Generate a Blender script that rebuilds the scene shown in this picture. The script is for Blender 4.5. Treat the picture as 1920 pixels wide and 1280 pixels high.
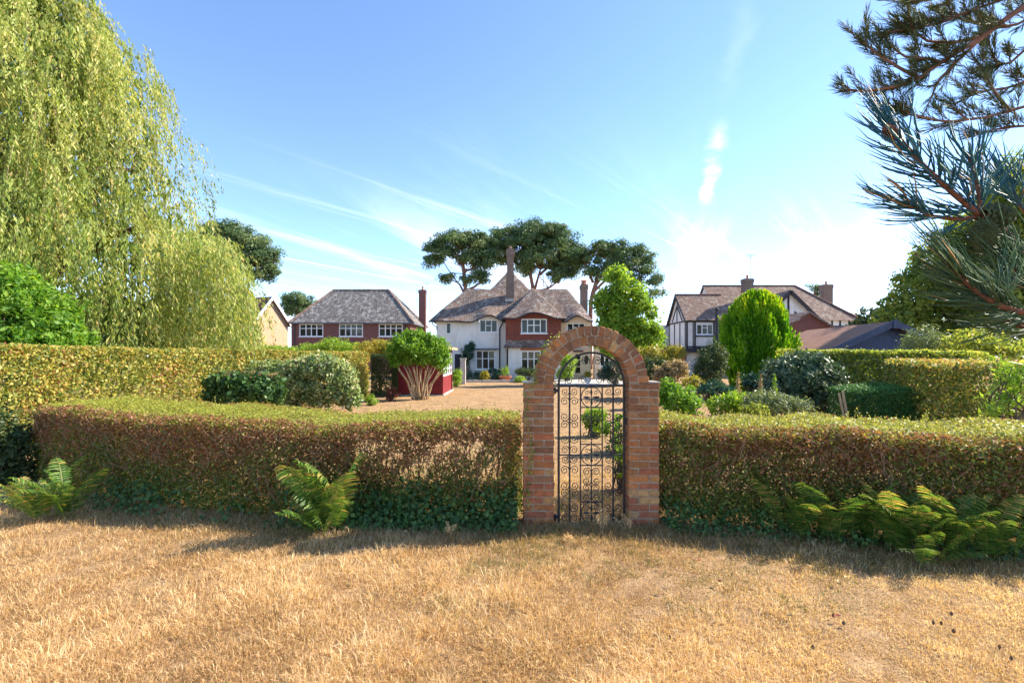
import bpy, bmesh, math, random
import numpy as np
from mathutils import Vector, Matrix

random.seed(11)
rng = np.random.default_rng(11)
SC = bpy.context.scene
COL = SC.collection
for _o in list(bpy.data.objects):
    bpy.data.objects.remove(_o)

# ------------------------------------------------------------------ camera, sky, sun, exposure
FPX, EYE, HORY = 880.0, 1.83, 665.0
cam_d = bpy.data.cameras.new('camera')
cam = bpy.data.objects.new('camera', cam_d)
COL.objects.link(cam)
cam.location = (0, 0, EYE)
cam.rotation_euler = (math.radians(90), 0, 0)
cam_d.sensor_width = 36.0
cam_d.lens = 36.0 * FPX / 1920.0
cam_d.shift_y = (HORY - 640.0) / 1920.0
cam_d.clip_start = 0.05
cam_d.clip_end = 3000
SC.camera = cam

SUN = Vector((2.7, 0.75, 2.12)).normalized()
SUN_EL = math.asin(SUN.z)
SUN_AZ = math.atan2(SUN.x, SUN.y)
SKY_STRENGTH = 0.145
SUN_STRENGTH = 4.1
EXPOSURE = 1.55

world = bpy.data.worlds.new('World')
SC.world = world
world.use_nodes = True


def build_world():
    nt = world.node_tree
    N, L = nt.nodes, nt.links
    N.clear()
    out = N.new('ShaderNodeOutputWorld')
    bg = N.new('ShaderNodeBackground')
    bg.inputs['Strength'].default_value = SKY_STRENGTH
    L.new(bg.outputs[0], out.inputs[0])
    sky = N.new('ShaderNodeTexSky')
    sky.sky_type = 'NISHITA'
    sky.sun_disc = False
    sky.sun_elevation = SUN_EL
    sky.sun_rotation = SUN_AZ
    sky.air_density = 0.70
    sky.dust_density = 0.05
    sky.ozone_density = 3.2
    tc = N.new('ShaderNodeTexCoord')
    sep = N.new('ShaderNodeSeparateXYZ')
    L.new(tc.outputs['Generated'], sep.inputs[0])

    def m(op, a, b=None, c=None, clamp=False):
        n = N.new('ShaderNodeMath')
        n.operation = op
        n.use_clamp = clamp
        for i, v in enumerate((a, b, c)):
            if v is None:
                continue
            if isinstance(v, (int, float)):
                n.inputs[i].default_value = v
            else:
                L.new(v, n.inputs[i])
        return n.outputs[0]
    zc = m('MAXIMUM', m('ADD', sep.outputs['Z'], 0.06), 0.03)
    u = m('DIVIDE', sep.outputs['X'], zc)
    v = m('DIVIDE', sep.outputs['Y'], zc)
    comb = N.new('ShaderNodeCombineXYZ')
    L.new(u, comb.inputs[0])
    L.new(v, comb.inputs[1])

    def noise(scale, det, rough, mp, dist=0.0):
        rot = N.new('ShaderNodeMapping')                       # turn first, then stretch: streaks run along the turned axis
        rot.inputs['Rotation'].default_value = (0, 0, mp[0])
        L.new(comb.outputs[0], rot.inputs[0])
        mpn = N.new('ShaderNodeMapping')
        mpn.inputs['Scale'].default_value = (mp[1], mp[2], 1)
        mpn.inputs['Location'].default_value = (mp[3], mp[4], 0)
        L.new(rot.outputs[0], mpn.inputs[0])
        n = N.new('ShaderNodeTexNoise')
        n.inputs['Scale'].default_value = scale
        n.inputs['Detail'].default_value = det
        n.inputs['Roughness'].default_value = rough
        n.inputs['Distortion'].default_value = dist
        L.new(mpn.outputs[0], n.inputs['Vector'])
        return n.outputs[0]

    def ss(x, a, b):
        n = N.new('ShaderNodeMapRange')
        n.interpolation_type = 'SMOOTHSTEP'
        n.inputs['From Min'].default_value = a
        n.inputs['From Max'].default_value = b
        L.new(x, n.inputs['Value'])
        return n.outputs[0]
    # cirrus streaks of a high cloud layer, thicker far away
    wisps = ss(noise(0.75, 7, 0.62, (-1.15, 0.30, 1.7, 3.1, 7.7), 0.7), 0.47, 0.72)
    veil = ss(noise(0.20, 4, 0.55, (0.2, 0.8, 0.9, 1.3, 4.2), 0.3), 0.36, 0.70)
    far = ss(v, 1.5, 4.2)
    right = ss(u, -2.0, 2.5)
    fine = ss(noise(1.6, 8, 0.66, (-0.85, 0.16, 2.6, 5.3, 1.9), 0.5), 0.53, 0.73)
    amount = m('MULTIPLY', m('ADD', m('MULTIPLY', wisps, 0.6), m('MULTIPLY', fine, 0.7)), far)
    bank = m('MULTIPLY', m('MULTIPLY', veil, ss(v, 3.2, 8.0)), m('MULTIPLY_ADD', right, 0.75, 0.12))
    # an old vapour trail breaking up across the layer
    ax, ay, bx, by = 0.60, 1.24, 1.10, 2.72
    dx, dy = bx - ax, by - ay
    ln = math.hypot(dx, dy)
    dx, dy = dx / ln, dy / ln
    across = m('ADD', m('MULTIPLY', m('SUBTRACT', u, ax), -dy), m('MULTIPLY', m('SUBTRACT', v, ay), dx))
    wob = m('MULTIPLY_ADD', noise(2.4, 5, 0.65, (0, 1, 1, 0, 0)), 0.20, -0.10)
    dist = m('ABSOLUTE', m('ADD', across, wob))
    along = m('ADD', m('MULTIPLY', m('SUBTRACT', u, ax), dx), m('MULTIPLY', m('SUBTRACT', v, ay), dy))
    trail = m('SUBTRACT', 1.0, ss(dist, 0.0, 0.05))
    seg = m('MULTIPLY', ss(along, 0.48, 0.85), m('SUBTRACT', 1.0, ss(along, 1.25, 1.50)))
    seg = m('MAXIMUM', seg, m('MULTIPLY', m('MULTIPLY', ss(along, -0.4, 0.1), m('SUBTRACT', 1.0, ss(along, 0.2, 0.5))), 0.10))
    trail = m('MULTIPLY', m('MULTIPLY', trail, seg), ss(noise(3.2, 5, 0.7, (0.6, 1, 1, 2, 2)), 0.32, 0.62))
    total = m('ADD', m('ADD', amount, bank), m('MULTIPLY', trail, 0.75), clamp=True)
    total = m('MULTIPLY', total, 0.85)
    mix = N.new('ShaderNodeMix')
    mix.data_type = 'RGBA'
    L.new(total, mix.inputs[0])
    L.new(sky.outputs[0], mix.inputs[6])
    mix.inputs[7].default_value = (4.9, 5.0, 5.2, 1)
    L.new(mix.outputs[2], bg.inputs['Color'])


build_world()
sun_d = bpy.data.lights.new('sun', 'SUN')
sun_d.energy = SUN_STRENGTH
sun_d.angle = math.radians(0.53)
sun_d.color = (1.0, 0.91, 0.76)
sun_o = bpy.data.objects.new('sun', sun_d)
sun_o.rotation_euler = (-SUN).to_track_quat('-Z', 'Y').to_euler()
sun_o.location = (30, 10, 30)
COL.objects.link(sun_o)
vs = SC.view_settings
vs.view_transform = 'Standard'
vs.look = 'None'
vs.exposure = EXPOSURE
vs.gamma = 1.0
vs.use_curve_mapping = False
SC.cycles.max_bounces = 8
SC.cycles.transparent_max_bounces = 6
SC.cycles.use_denoising = True
SC.cycles.denoiser = 'OPENIMAGEDENOISE'
SC.cycles.denoising_input_passes = 'RGB_ALBEDO_NORMAL'
SC.cycles.denoising_prefilter = 'ACCURATE'
SC.cycles.use_light_tree = False
world.cycles.sampling_method = 'MANUAL'
world.cycles.sample_map_resolution = 1024

# ------------------------------------------------------------------ helpers
WL = {}


def W(px, py, d):
    """photo pixel at a known distance -> world point"""
    return np.array([(px - 960.0) * d / FPX, d, EYE - (py - HORY) * d / FPX])


def thing(name, label, cat, loc=(0, 0, 0), group=None):
    o = bpy.data.objects.new(name, None)
    o.empty_display_size = 0.2
    COL.objects.link(o)
    o.location = loc
    WL[o] = np.array(loc, float)
    tag(o, label, cat, group)
    return o


def tag(o, label=None, cat=None, group=None, kind=None):
    if label:
        o['label'] = label
    if cat:
        o['category'] = cat
    if group:
        o['group'] = group
    if kind:
        o['kind'] = kind
    return o


def link(name, me, mat, parent=None, loc=None, kind=None):
    """world-space mesh -> object; its origin is its thing's base (or loc)"""
    base = WL[parent] if parent is not None else np.array(loc if loc is not None else (0, 0, 0), float)
    if np.any(base != 0):
        me.transform(Matrix.Translation(Vector(-base)))
    o = bpy.data.objects.new(name, me)
    COL.objects.link(o)
    if parent is not None:
        o.parent = parent
    else:
        o.location = base
    WL[o] = base
    if mat is not None:
        me.materials.append(mat)
    if kind:
        o['kind'] = kind
    return o


def np_mesh(name, V, Fc, tint=None, smooth=False):
    V = np.ascontiguousarray(V, np.float32)
    Fc = np.ascontiguousarray(Fc, np.int32)
    k = Fc.shape[1]
    me = bpy.data.meshes.new(name)
    me.vertices.add(len(V))
    me.vertices.foreach_set('co', V.ravel())
    me.loops.add(Fc.size)
    me.loops.foreach_set('vertex_index', Fc.ravel())
    me.polygons.add(len(Fc))
    me.polygons.foreach_set('loop_start', np.arange(0, Fc.size, k, dtype=np.int32))
    if smooth:
        me.polygons.foreach_set('use_smooth', np.ones(len(Fc), bool))
    me.update(calc_edges=True)
    if tint is not None:
        a = me.attributes.new('tint', 'FLOAT', 'POINT')
        a.data.foreach_set('value', np.ascontiguousarray(tint, np.float32))
    return me


def unit(a):
    return a / np.maximum(np.linalg.norm(a, axis=-1, keepdims=True), 1e-9)


class MB:
    def __init__(s):
        s.v, s.f = [], []

    def add(s, vs_, fs_):
        b = len(s.v)
        s.v += [tuple(map(float, p)) for p in vs_]
        s.f += [tuple(b + i for i in f) for f in fs_]
        return s

    def quad(s, a, b, c, d):
        return s.add([a, b, c, d], [(0, 1, 2, 3)])

    def poly(s, pts):
        return s.add(pts, [tuple(range(len(pts)))])

    def box(s, x0, x1, y0, y1, z0, z1):
        return s.add([(x0, y0, z0), (x1, y0, z0), (x1, y1, z0), (x0, y1, z0), (x0, y0, z1), (x1, y0, z1), (x1, y1, z1), (x0, y1, z1)],
                     [(0, 3, 2, 1), (4, 5, 6, 7), (0, 1, 5, 4), (1, 2, 6, 5), (2, 3, 7, 6), (3, 0, 4, 7)])

    def beam(s, p, q, w, t, up=(0, 1, 0)):
        """bar of section w (across) x t (along up) from p to q"""
        p, q, up = np.array(p, float), np.array(q, float), np.array(up, float)
        d = unit(q - p)
        a = unit(np.cross(d, up))
        b = np.cross(a, d)
        a, b = a * w / 2, b * t / 2
        vs_ = [p - a - b, p + a - b, p + a + b, p - a + b, q - a - b, q + a - b, q + a + b, q - a + b]
        return s.add(vs_, [(0, 1, 2, 3), (7, 6, 5, 4), (0, 4, 5, 1), (1, 5, 6, 2), (2, 6, 7, 3), (3, 7, 4, 0)])

    def tube(s, pts, rad, n=6, cap=True):
        P = np.array(pts, float)
        R = np.full(len(P), rad, float) if np.isscalar(rad) else np.array(rad, float)
        T = unit(np.gradient(P, axis=0))
        ref = np.array([0.3, 1.0, 0.2]) if abs(T[0][1]) < 0.8 else np.array([1.0, 0.2, 0.3])
        a = unit(np.cross(T[0], ref))
        rings = []
        ang = np.arange(n) * 2 * math.pi / n
        for i in range(len(P)):
            a = unit(a - T[i] * np.dot(a, T[i]))
            b = np.cross(T[i], a)
            rings.append(P[i] + R[i] * (np.cos(ang)[:, None] * a + np.sin(ang)[:, None] * b))
        vs_ = np.concatenate(rings)
        fs_ = []
        for i in range(len(P) - 1):
            for j in range(n):
                fs_.append((i * n + j, i * n + (j + 1) % n, (i + 1) * n + (j + 1) % n, (i + 1) * n + j))
        if cap:
            fs_.append(tuple(range(n))[::-1])
            fs_.append(tuple((len(P) - 1) * n + j for j in range(n)))
        return s.add(vs_, fs_)

    def lathe(s, prof, c, n=14):
        c = np.array(c, float)
        vs_, fs_ = [], []
        for r, z in prof:
            for j in range(n):
                a = 2 * math.pi * j / n
                vs_.append(c + (r * math.cos(a), r * math.sin(a), z))
        for i in range(len(prof) - 1):
            for j in range(n):
                fs_.append((i * n + j, i * n + (j + 1) % n, (i + 1) * n + (j + 1) % n, (i + 1) * n + j))
        fs_.append(tuple((len(prof) - 1) * n + j for j in range(n)))
        return s.add(vs_, fs_)

    def mesh(s, name, smooth=False):
        me = bpy.data.meshes.new(name)
        me.from_pydata(s.v, [], s.f)
        if smooth:
            me.polygons.foreach_set('use_smooth', np.ones(len(me.polygons), bool))
        me.update()
        return me

    def build(s, name, mat, parent=None, loc=None, smooth=False, kind=None):
        return link(name, s.mesh(name, smooth), mat, parent, loc, kind)


# ------------------------------------------------------------------ materials
def ramp(nt, stops, src=None):
    r = nt.nodes.new('ShaderNodeValToRGB')
    e = r.color_ramp.elements
    while len(e) > 1:
        e.remove(e[-1])
    for i, (p, c) in enumerate(stops):
        if i == 0:
            e[0].position = p
            e[0].color = (*c, 1)
        else:
            x = e.new(p)
            x.color = (*c, 1)
    if src is not None:
        nt.links.new(src, r.inputs[0])
    return r.outputs[0]


def base_mat(name, rough=0.8, spec=0.3):
    m = bpy.data.materials.new(name)
    m.use_nodes = True
    b = m.node_tree.nodes['Principled BSDF']
    b.inputs['Roughness'].default_value = rough
    b.inputs['Specular IOR Level'].default_value = spec
    return m, m.node_tree, b


def pos_noise(nt, scale, det=4, rough=0.6, src=None):
    n = nt.nodes.new('ShaderNodeTexNoise')
    n.inputs['Scale'].default_value = scale
    n.inputs['Detail'].default_value = det
    n.inputs['Roughness'].default_value = rough
    if src is None:
        g = nt.nodes.new('ShaderNodeNewGeometry')
        src = g.outputs['Position']
    nt.links.new(src, n.inputs['Vector'])
    return n.outputs[0]


def bump(nt, bsdf, height, strength=0.4, dist=0.02):
    b = nt.nodes.new('ShaderNodeBump')
    b.inputs['Strength'].default_value = strength
    b.inputs['Distance'].default_value = dist
    nt.links.new(height, b.inputs['Height'])
    nt.links.new(b.outputs[0], bsdf.inputs['Normal'])


def mixc(nt, fac, a, b, mode='MIX'):
    n = nt.nodes.new('ShaderNodeMix')
    n.data_type = 'RGBA'
    n.blend_type = mode
    for i, v in ((0, fac), (6, a), (7, b)):
        if isinstance(v, (int, float)):
            n.inputs[i].default_value = v
        elif isinstance(v, tuple):
            n.inputs[i].default_value = (*v, 1)
        else:
            nt.links.new(v, n.inputs[i])
    return n.outputs[2]


def plain(name, c, rough=0.7, var=0.25, scale=6.0, spec=0.3, bmp=0.15):
    m, nt, b = base_mat(name, rough, spec)
    n = pos_noise(nt, scale, 5)
    lo = tuple(x * (1 - var) for x in c)
    hi = tuple(min(1, x * (1 + var)) for x in c)
    nt.links.new(ramp(nt, [(0.3, lo), (0.7, hi)], n), b.inputs['Base Color'])
    if bmp:
        bump(nt, b, pos_noise(nt, scale * 8, 3), bmp, 0.01)
    return m


def leafmat(name, stops, trans=0.4, rough=0.5, spec=0.35):
    m = bpy.data.materials.new(name)
    m.use_nodes = True
    nt = m.node_tree
    b = nt.nodes['Principled BSDF']
    out = nt.nodes['Material Output']
    at = nt.nodes.new('ShaderNodeAttribute')
    at.attribute_name = 'tint'
    col = ramp(nt, stops, at.outputs['Fac'])
    nt.links.new(col, b.inputs['Base Color'])
    b.inputs['Roughness'].default_value = rough
    b.inputs['Specular IOR Level'].default_value = spec
    t = nt.nodes.new('ShaderNodeBsdfTranslucent')
    nt.links.new(mixc(nt, 1.0, col, (1.35, 1.3, 0.7), 'MULTIPLY'), t.inputs['Color'])
    mx = nt.nodes.new('ShaderNodeMixShader')
    mx.inputs[0].default_value = trans
    nt.links.new(b.outputs[0], mx.inputs[1])
    nt.links.new(t.outputs[0], mx.inputs[2])
    nt.links.new(mx.outputs[0], out.inputs['Surface'])
    return m


def wall_uv(nt, sx=1.0, sz=1.0):
    """(x+y, z) of the world position: one mapping for walls on either axis"""
    g = nt.nodes.new('ShaderNodeNewGeometry')
    s = nt.nodes.new('ShaderNodeSeparateXYZ')
    nt.links.new(g.outputs['Position'], s.inputs[0])
    a = nt.nodes.new('ShaderNodeMath')
    nt.links.new(s.outputs[0], a.inputs[0])
    nt.links.new(s.outputs[1], a.inputs[1])
    mx = nt.nodes.new('ShaderNodeMath')
    mx.operation = 'MULTIPLY'
    mx.inputs[1].default_value = sx
    nt.links.new(a.outputs[0], mx.inputs[0])
    mz = nt.nodes.new('ShaderNodeMath')
    mz.operation = 'MULTIPLY'
    mz.inputs[1].default_value = sz
    nt.links.new(s.outputs[2], mz.inputs[0])
    c = nt.nodes.new('ShaderNodeCombineXYZ')
    nt.links.new(mx.outputs[0], c.inputs[0])
    nt.links.new(mz.outputs[0], c.inputs[1])
    return c.outputs[0]


def courses(name, c1, c2, mortar, bw, bh, gap, rough=0.85, stain=(0.1, 0.09, 0.08), stain_amt=0.5, sz=1.0, bmp=0.5, lichen=None):
    m, nt, b = base_mat(name, rough, 0.2)
    t = nt.nodes.new('ShaderNodeTexBrick')
    t.inputs['Color1'].default_value = (*c1, 1)
    t.inputs['Color2'].default_value = (*c2, 1)
    t.inputs['Mortar'].default_value = (*mortar, 1)
    t.inputs['Scale'].default_value = 1.0
    t.inputs['Brick Width'].default_value = bw
    t.inputs['Row Height'].default_value = bh
    t.inputs['Mortar Size'].default_value = gap
    t.inputs['Bias'].default_value = 0.0
    nt.links.new(wall_uv(nt, 1.0, sz), t.inputs['Vector'])
    col = t.outputs['Color']
    st = ramp(nt, [(0.42, (0, 0, 0)), (0.72, (stain_amt,) * 3)], pos_noise(nt, 1.3, 6, 0.7))
    col = mixc(nt, st, col, stain)
    if lichen:
        lf = ramp(nt, [(0.50, (0, 0, 0)), (0.64, (lichen[1],) * 3)], pos_noise(nt, 2.6, 8, 0.75))
        col = mixc(nt, lf, col, lichen[0])
        lf2 = ramp(nt, [(0.55, (0, 0, 0)), (0.62, (lichen[1],) * 3)], pos_noise(nt, 9.0, 4, 0.7))
        col = mixc(nt, lf2, col, tuple(x * 0.85 for x in lichen[0]))
    nt.links.new(col, b.inputs['Base Color'])
    inv = nt.nodes.new('ShaderNodeMath')
    inv.operation = 'SUBTRACT'
    inv.inputs[0].default_value = 1.0
    nt.links.new(t.outputs['Fac'], inv.inputs[1])
    bump(nt, b, inv.outputs[0], bmp, 0.02)
    return m


M = {}
M['white_render'] = plain('white_render', (0.74, 0.72, 0.68), 0.9, 0.10, 0.9, 0.2, 0)
M['cream_render'] = plain('cream_render', (0.70, 0.55, 0.40), 0.9, 0.12, 0.9, 0.2, 0)
M['white_paint'] = plain('white_paint', (0.80, 0.80, 0.79), 0.45, 0.04, 4, 0.3, 0)
M['timber_dark'] = plain('timber_dark', (0.035, 0.03, 0.035), 0.7, 0.3, 8, 0.3, 0)
M['red_tile'] = courses('red_tile', (0.29, 0.085, 0.055), (0.19, 0.06, 0.045), (0.09, 0.03, 0.025), 0.17, 0.10, 0.008, stain=(0.13, 0.06, 0.05), stain_amt=0.5)
M['old_roof'] = courses('old_roof', (0.27, 0.165, 0.12), (0.13, 0.09, 0.075), (0.05, 0.038, 0.032), 0.17, 0.10, 0.012, stain=(0.06, 0.048, 0.045), stain_amt=0.8, lichen=((0.46, 0.41, 0.36), 0.7), bmp=0.5)
M['grey_roof'] = courses('grey_roof', (0.16, 0.135, 0.125), (0.09, 0.08, 0.076), (0.045, 0.038, 0.035), 0.2, 0.11, 0.012, stain=(0.055, 0.05, 0.048), stain_amt=0.75, lichen=((0.48, 0.45, 0.42), 0.75), bmp=0.5)
M['tudor_roof'] = courses('tudor_roof', (0.27, 0.155, 0.11), (0.15, 0.09, 0.07), (0.06, 0.04, 0.03), 0.2, 0.11, 0.012, stain=(0.085, 0.058, 0.05), stain_amt=0.65, lichen=((0.48, 0.40, 0.34), 0.6), bmp=0.5)
M['brown_roof'] = courses('brown_roof', (0.18, 0.075, 0.05), (0.13, 0.06, 0.045), (0.06, 0.03, 0.025), 0.3, 0.2, 0.012)
M['brick_red'] = courses('brick_red', (0.24, 0.075, 0.06), (0.16, 0.06, 0.06), (0.20, 0.14, 0.12), 0.225, 0.075, 0.011, stain=(0.12, 0.06, 0.06), stain_amt=0.4)
M['brick_peach'] = courses('brick_peach', (0.55, 0.34, 0.20), (0.46, 0.27, 0.16), (0.50, 0.40, 0.30), 0.225, 0.075, 0.010, stain=(0.40, 0.26, 0.17), stain_amt=0.3)
M['brick_chim'] = courses('brick_chimney', (0.26, 0.15, 0.11), (0.17, 0.10, 0.08), (0.20, 0.17, 0.14), 0.225, 0.075, 0.011, stain=(0.09, 0.07, 0.06), stain_amt=0.6, lichen=((0.34, 0.31, 0.26), 0.3))
M['brick_lintel'] = plain('brick_lintel', (0.42, 0.13, 0.06), 0.85, 0.25, 9)
M['lead'] = plain('lead', (0.10, 0.105, 0.12), 0.6, 0.2, 5)
M['black_metal'] = plain('black_metal', (0.018, 0.018, 0.02), 0.45, 0.3, 20, 0.4)
M['antenna'] = plain('antenna_metal', (0.22, 0.23, 0.25), 0.4, 0.1, 10, 0.5)
M['terracotta'] = plain('terracotta', (0.42, 0.15, 0.08), 0.8, 0.2, 10)
M['navy_door'] = plain('navy_door', (0.015, 0.018, 0.04), 0.4, 0.2, 6)
M['cream_door'] = plain('cream_door', (0.62, 0.56, 0.40), 0.5, 0.08, 6)
M['shed_red'] = plain('shed_red', (0.20, 0.022, 0.024), 0.65, 0.25, 5, 0.25, 0)
M['shed_blue'] = plain('shed_blue', (0.030, 0.042, 0.085), 0.55, 0.25, 6, 0.3, 0)
M['felt'] = plain('roof_felt', (0.30, 0.15, 0.10), 0.9, 0.16, 2.5, 0.2, 0)
M['stone'] = plain('pale_stone', (0.46, 0.42, 0.37), 0.9, 0.2, 5)
M['stake'] = plain('stake_wood', (0.40, 0.29, 0.17), 0.8, 0.25, 10)
M['bark'] = plain('bark', (0.12, 0.085, 0.06), 0.9, 0.45, 7, 0.2, 0.6)
M['pine_bark'] = plain('pine_bark', (0.20, 0.10, 0.07), 0.9, 0.45, 6, 0.2, 0.6)
M['twig'] = plain('twig_bark', (0.26, 0.16, 0.09), 0.9, 0.4, 30, 0.2, 0.4)
M['pale_stem'] = plain('pale_stem', (0.50, 0.36, 0.20), 0.8, 0.3, 12, 0.2, 0.4)
M['shoot'] = plain('pine_shoot', (0.22, 0.085, 0.045), 0.8, 0.4, 80, 0.3, 0.6)
M['mortar'] = plain('mortar', (0.36, 0.265, 0.18), 0.95, 0.25, 30, 0.1, 0.5)
M['cap_mortar'] = plain('cap_mortar', (0.46, 0.42, 0.37), 0.95, 0.35, 14, 0.1, 0.6)
M['iron'] = plain('wrought_iron', (0.022, 0.02, 0.022), 0.5, 0.5, 40, 0.45, 0.3)
M['cone_green'] = plain('green_cone', (0.07, 0.085, 0.03), 0.7, 0.5, 60, 0.3, 0.6)
M['cone_brown'] = plain('brown_cone', (0.13, 0.075, 0.045), 0.85, 0.4, 40)


for _k in ('white_render', 'cream_render'):
    _nt = M[_k].node_tree
    _b = _nt.nodes['Principled BSDF']
    _src = _b.inputs['Base Color'].links[0].from_socket
    _n = _nt.nodes.new('ShaderNodeTexNoise')
    _n.inputs['Scale'].default_value = 1.0
    _n.inputs['Detail'].default_value = 6
    _nt.links.new(wall_uv(_nt, 2.6, 0.55), _n.inputs['Vector'])
    _f = ramp(_nt, [(0.48, (0, 0, 0)), (0.72, (0.42, 0.42, 0.42))], _n.outputs[0])
    _nt.links.new(mixc(_nt, _f, _src, (0.42, 0.38, 0.33)), _b.inputs['Base Color'])


def glass_mat():
    m, nt, b = base_mat('window_glass', 0.05, 0.35)
    oi = nt.nodes.new('ShaderNodeObjectInfo')
    nt.links.new(ramp(nt, [(0.0, (0.012, 0.014, 0.013)), (0.6, (0.035, 0.035, 0.028)), (1.0, (0.09, 0.085, 0.07))], oi.outputs['Random']), b.inputs['Base Color'])
    return m


M['glass'] = glass_mat()


def gate_brick_mat():
    m, nt, b = base_mat('gate_brick', 0.9, 0.2)
    oi = nt.nodes.new('ShaderNodeObjectInfo')
    tcn = nt.nodes.new('ShaderNodeNewGeometry')
    n1 = pos_noise(nt, 22, 6, 0.7)
    n2 = pos_noise(nt, 5.0, 5, 0.7)
    col = mixc(nt, 1.0, oi.outputs['Color'], ramp(nt, [(0.3, (0.62, 0.60, 0.60)), (0.7, (1.25, 1.2, 1.15))], n1), 'MULTIPLY')
    col = mixc(nt, ramp(nt, [(0.55, (0, 0, 0)), (0.75, (0.5, 0.5, 0.5))], n2), col, (0.15, 0.115, 0.075))
    n3 = pos_noise(nt, 70, 3, 0.6)
    col = mixc(nt, ramp(nt, [(0.66, (0, 0, 0)), (0.74, (0.6, 0.6, 0.6))], n3), col, (0.42, 0.36, 0.29))
    nt.links.new(col, b.inputs['Base Color'])
    bump(nt, b, pos_noise(nt, 90, 5, 0.7), 0.55, 0.006)
    return m


M['gate_brick'] = gate_brick_mat()


def ground_mat():
    m, nt, b = base_mat('dry_lawn', 0.95, 0.1)
    g = nt.nodes.new('ShaderNodeNewGeometry')
    n1 = pos_noise(nt, 0.55, 6, 0.65)
    n2 = pos_noise(nt, 7.0, 6, 0.7)
    n3 = pos_noise(nt, 55.0, 4, 0.7)
    c1 = ramp(nt, [(0.3, (0.25, 0.155, 0.085)), (0.5, (0.40, 0.26, 0.145)), (0.7, (0.52, 0.36, 0.215))], n2)
    c2 = mixc(nt, ramp(nt, [(0.52, (0, 0, 0)), (0.72, (0.5, 0.5, 0.5))], n1), c1, (0.26, 0.21, 0.085))
    c3 = mixc(nt, 1.0, c2, ramp(nt, [(0.3, (0.6, 0.58, 0.55)), (0.7, (1.2, 1.18, 1.12))], n3), 'MULTIPLY')
    n4 = pos_noise(nt, 1.7, 7, 0.72)
    c3 = mixc(nt, 1.0, c3, ramp(nt, [(0.32, (0.66, 0.62, 0.58)), (0.5, (1.0, 1.0, 1.0)), (0.7, (1.22, 1.2, 1.14))], n4), 'MULTIPLY')
    nt.links.new(c3, b.inputs['Base Color'])
    bump(nt, b, n3, 0.7, 0.03)
    return m


M['ground'] = ground_mat()

# leaf colours (real leaf albedos; tint 0..1 picks each leaf's colour, with hollow shade painted in for willow and conifer)
LF = {}
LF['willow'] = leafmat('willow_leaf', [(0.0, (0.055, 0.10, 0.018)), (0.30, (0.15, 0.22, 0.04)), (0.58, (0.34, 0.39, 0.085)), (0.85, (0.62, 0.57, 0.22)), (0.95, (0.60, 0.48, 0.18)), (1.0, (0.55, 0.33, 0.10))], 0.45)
LF['box'] = leafmat('hedge_leaf', [(0.0, (0.25, 0.095, 0.05)), (0.22, (0.38, 0.185, 0.085)), (0.34, (0.19, 0.13, 0.04)), (0.5, (0.095, 0.135, 0.028)), (0.66, (0.16, 0.20, 0.035)), (0.82, (0.36, 0.38, 0.06)), (1.0, (0.55, 0.48, 0.11))], 0.35)
LF['beech'] = leafmat('beech_leaf', [(0.0, (0.06, 0.10, 0.022)), (0.3, (0.18, 0.23, 0.045)), (0.55, (0.40, 0.38, 0.075)), (0.75, (0.55, 0.44, 0.11)), (0.9, (0.44, 0.20, 0.075)), (1.0, (0.24, 0.09, 0.045))], 0.4)
LF['ivy'] = leafmat('ivy_leaf', [(0.0, (0.024, 0.062, 0.016)), (0.6, (0.06, 0.13, 0.03)), (1.0, (0.15, 0.23, 0.05))], 0.2, 0.5, 0.3)
LF['ivy_light'] = leafmat('ivy_light_leaf', [(0.0, (0.04, 0.10, 0.03)), (0.25, (0.13, 0.22, 0.055)), (0.55, (0.34, 0.41, 0.15)), (0.85, (0.60, 0.57, 0.32)), (1.0, (0.34, 0.15, 0.07))], 0.3, 0.5, 0.3)
LF['bright'] = leafmat('bright_leaf', [(0.0, (0.05, 0.14, 0.012)), (0.5, (0.14, 0.29, 0.025)), (1.0, (0.34, 0.46, 0.06))], 0.5)
LF['lime'] = leafmat('lime_leaf', [(0.0, (0.08, 0.17, 0.018)), (0.5, (0.22, 0.36, 0.035)), (0.85, (0.40, 0.52, 0.06)), (1.0, (0.52, 0.54, 0.11))], 0.5)
LF['conifer'] = leafmat('conifer_leaf', [(0.0, (0.025, 0.10, 0.004)), (0.40, (0.11, 0.31, 0.008)), (0.75, (0.33, 0.52, 0.014)), (1.0, (0.66, 0.60, 0.02))], 0.42)
LF['pine'] = leafmat('pine_needle', [(0.0, (0.035, 0.08, 0.04)), (0.5, (0.095, 0.165, 0.065)), (0.85, (0.21, 0.26, 0.09)), (1.0, (0.28, 0.26, 0.10))], 0.42)
LF['dark'] = leafmat('dark_leaf', [(0.0, (0.025, 0.055, 0.022)), (0.5, (0.06, 0.095, 0.032)), (0.85, (0.13, 0.16, 0.05)), (1.0, (0.26, 0.20, 0.08))], 0.25, 0.55, 0.25)
LF['laurel'] = leafmat('laurel_leaf', [(0.0, (0.03, 0.07, 0.035)), (0.6, (0.085, 0.14, 0.07)), (1.0, (0.28, 0.31, 0.17))], 0.2, 0.5, 0.3)
LF['yew'] = leafmat('yew_leaf', [(0.0, (0.02, 0.075, 0.018)), (0.6, (0.05, 0.15, 0.03)), (1.0, (0.12, 0.27, 0.055))], 0.2)
LF['olive'] = leafmat('olive_leaf', [(0.0, (0.075, 0.125, 0.03)), (0.45, (0.20, 0.27, 0.055)), (0.8, (0.44, 0.44, 0.08)), (1.0, (0.64, 0.50, 0.11))], 0.6)
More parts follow.
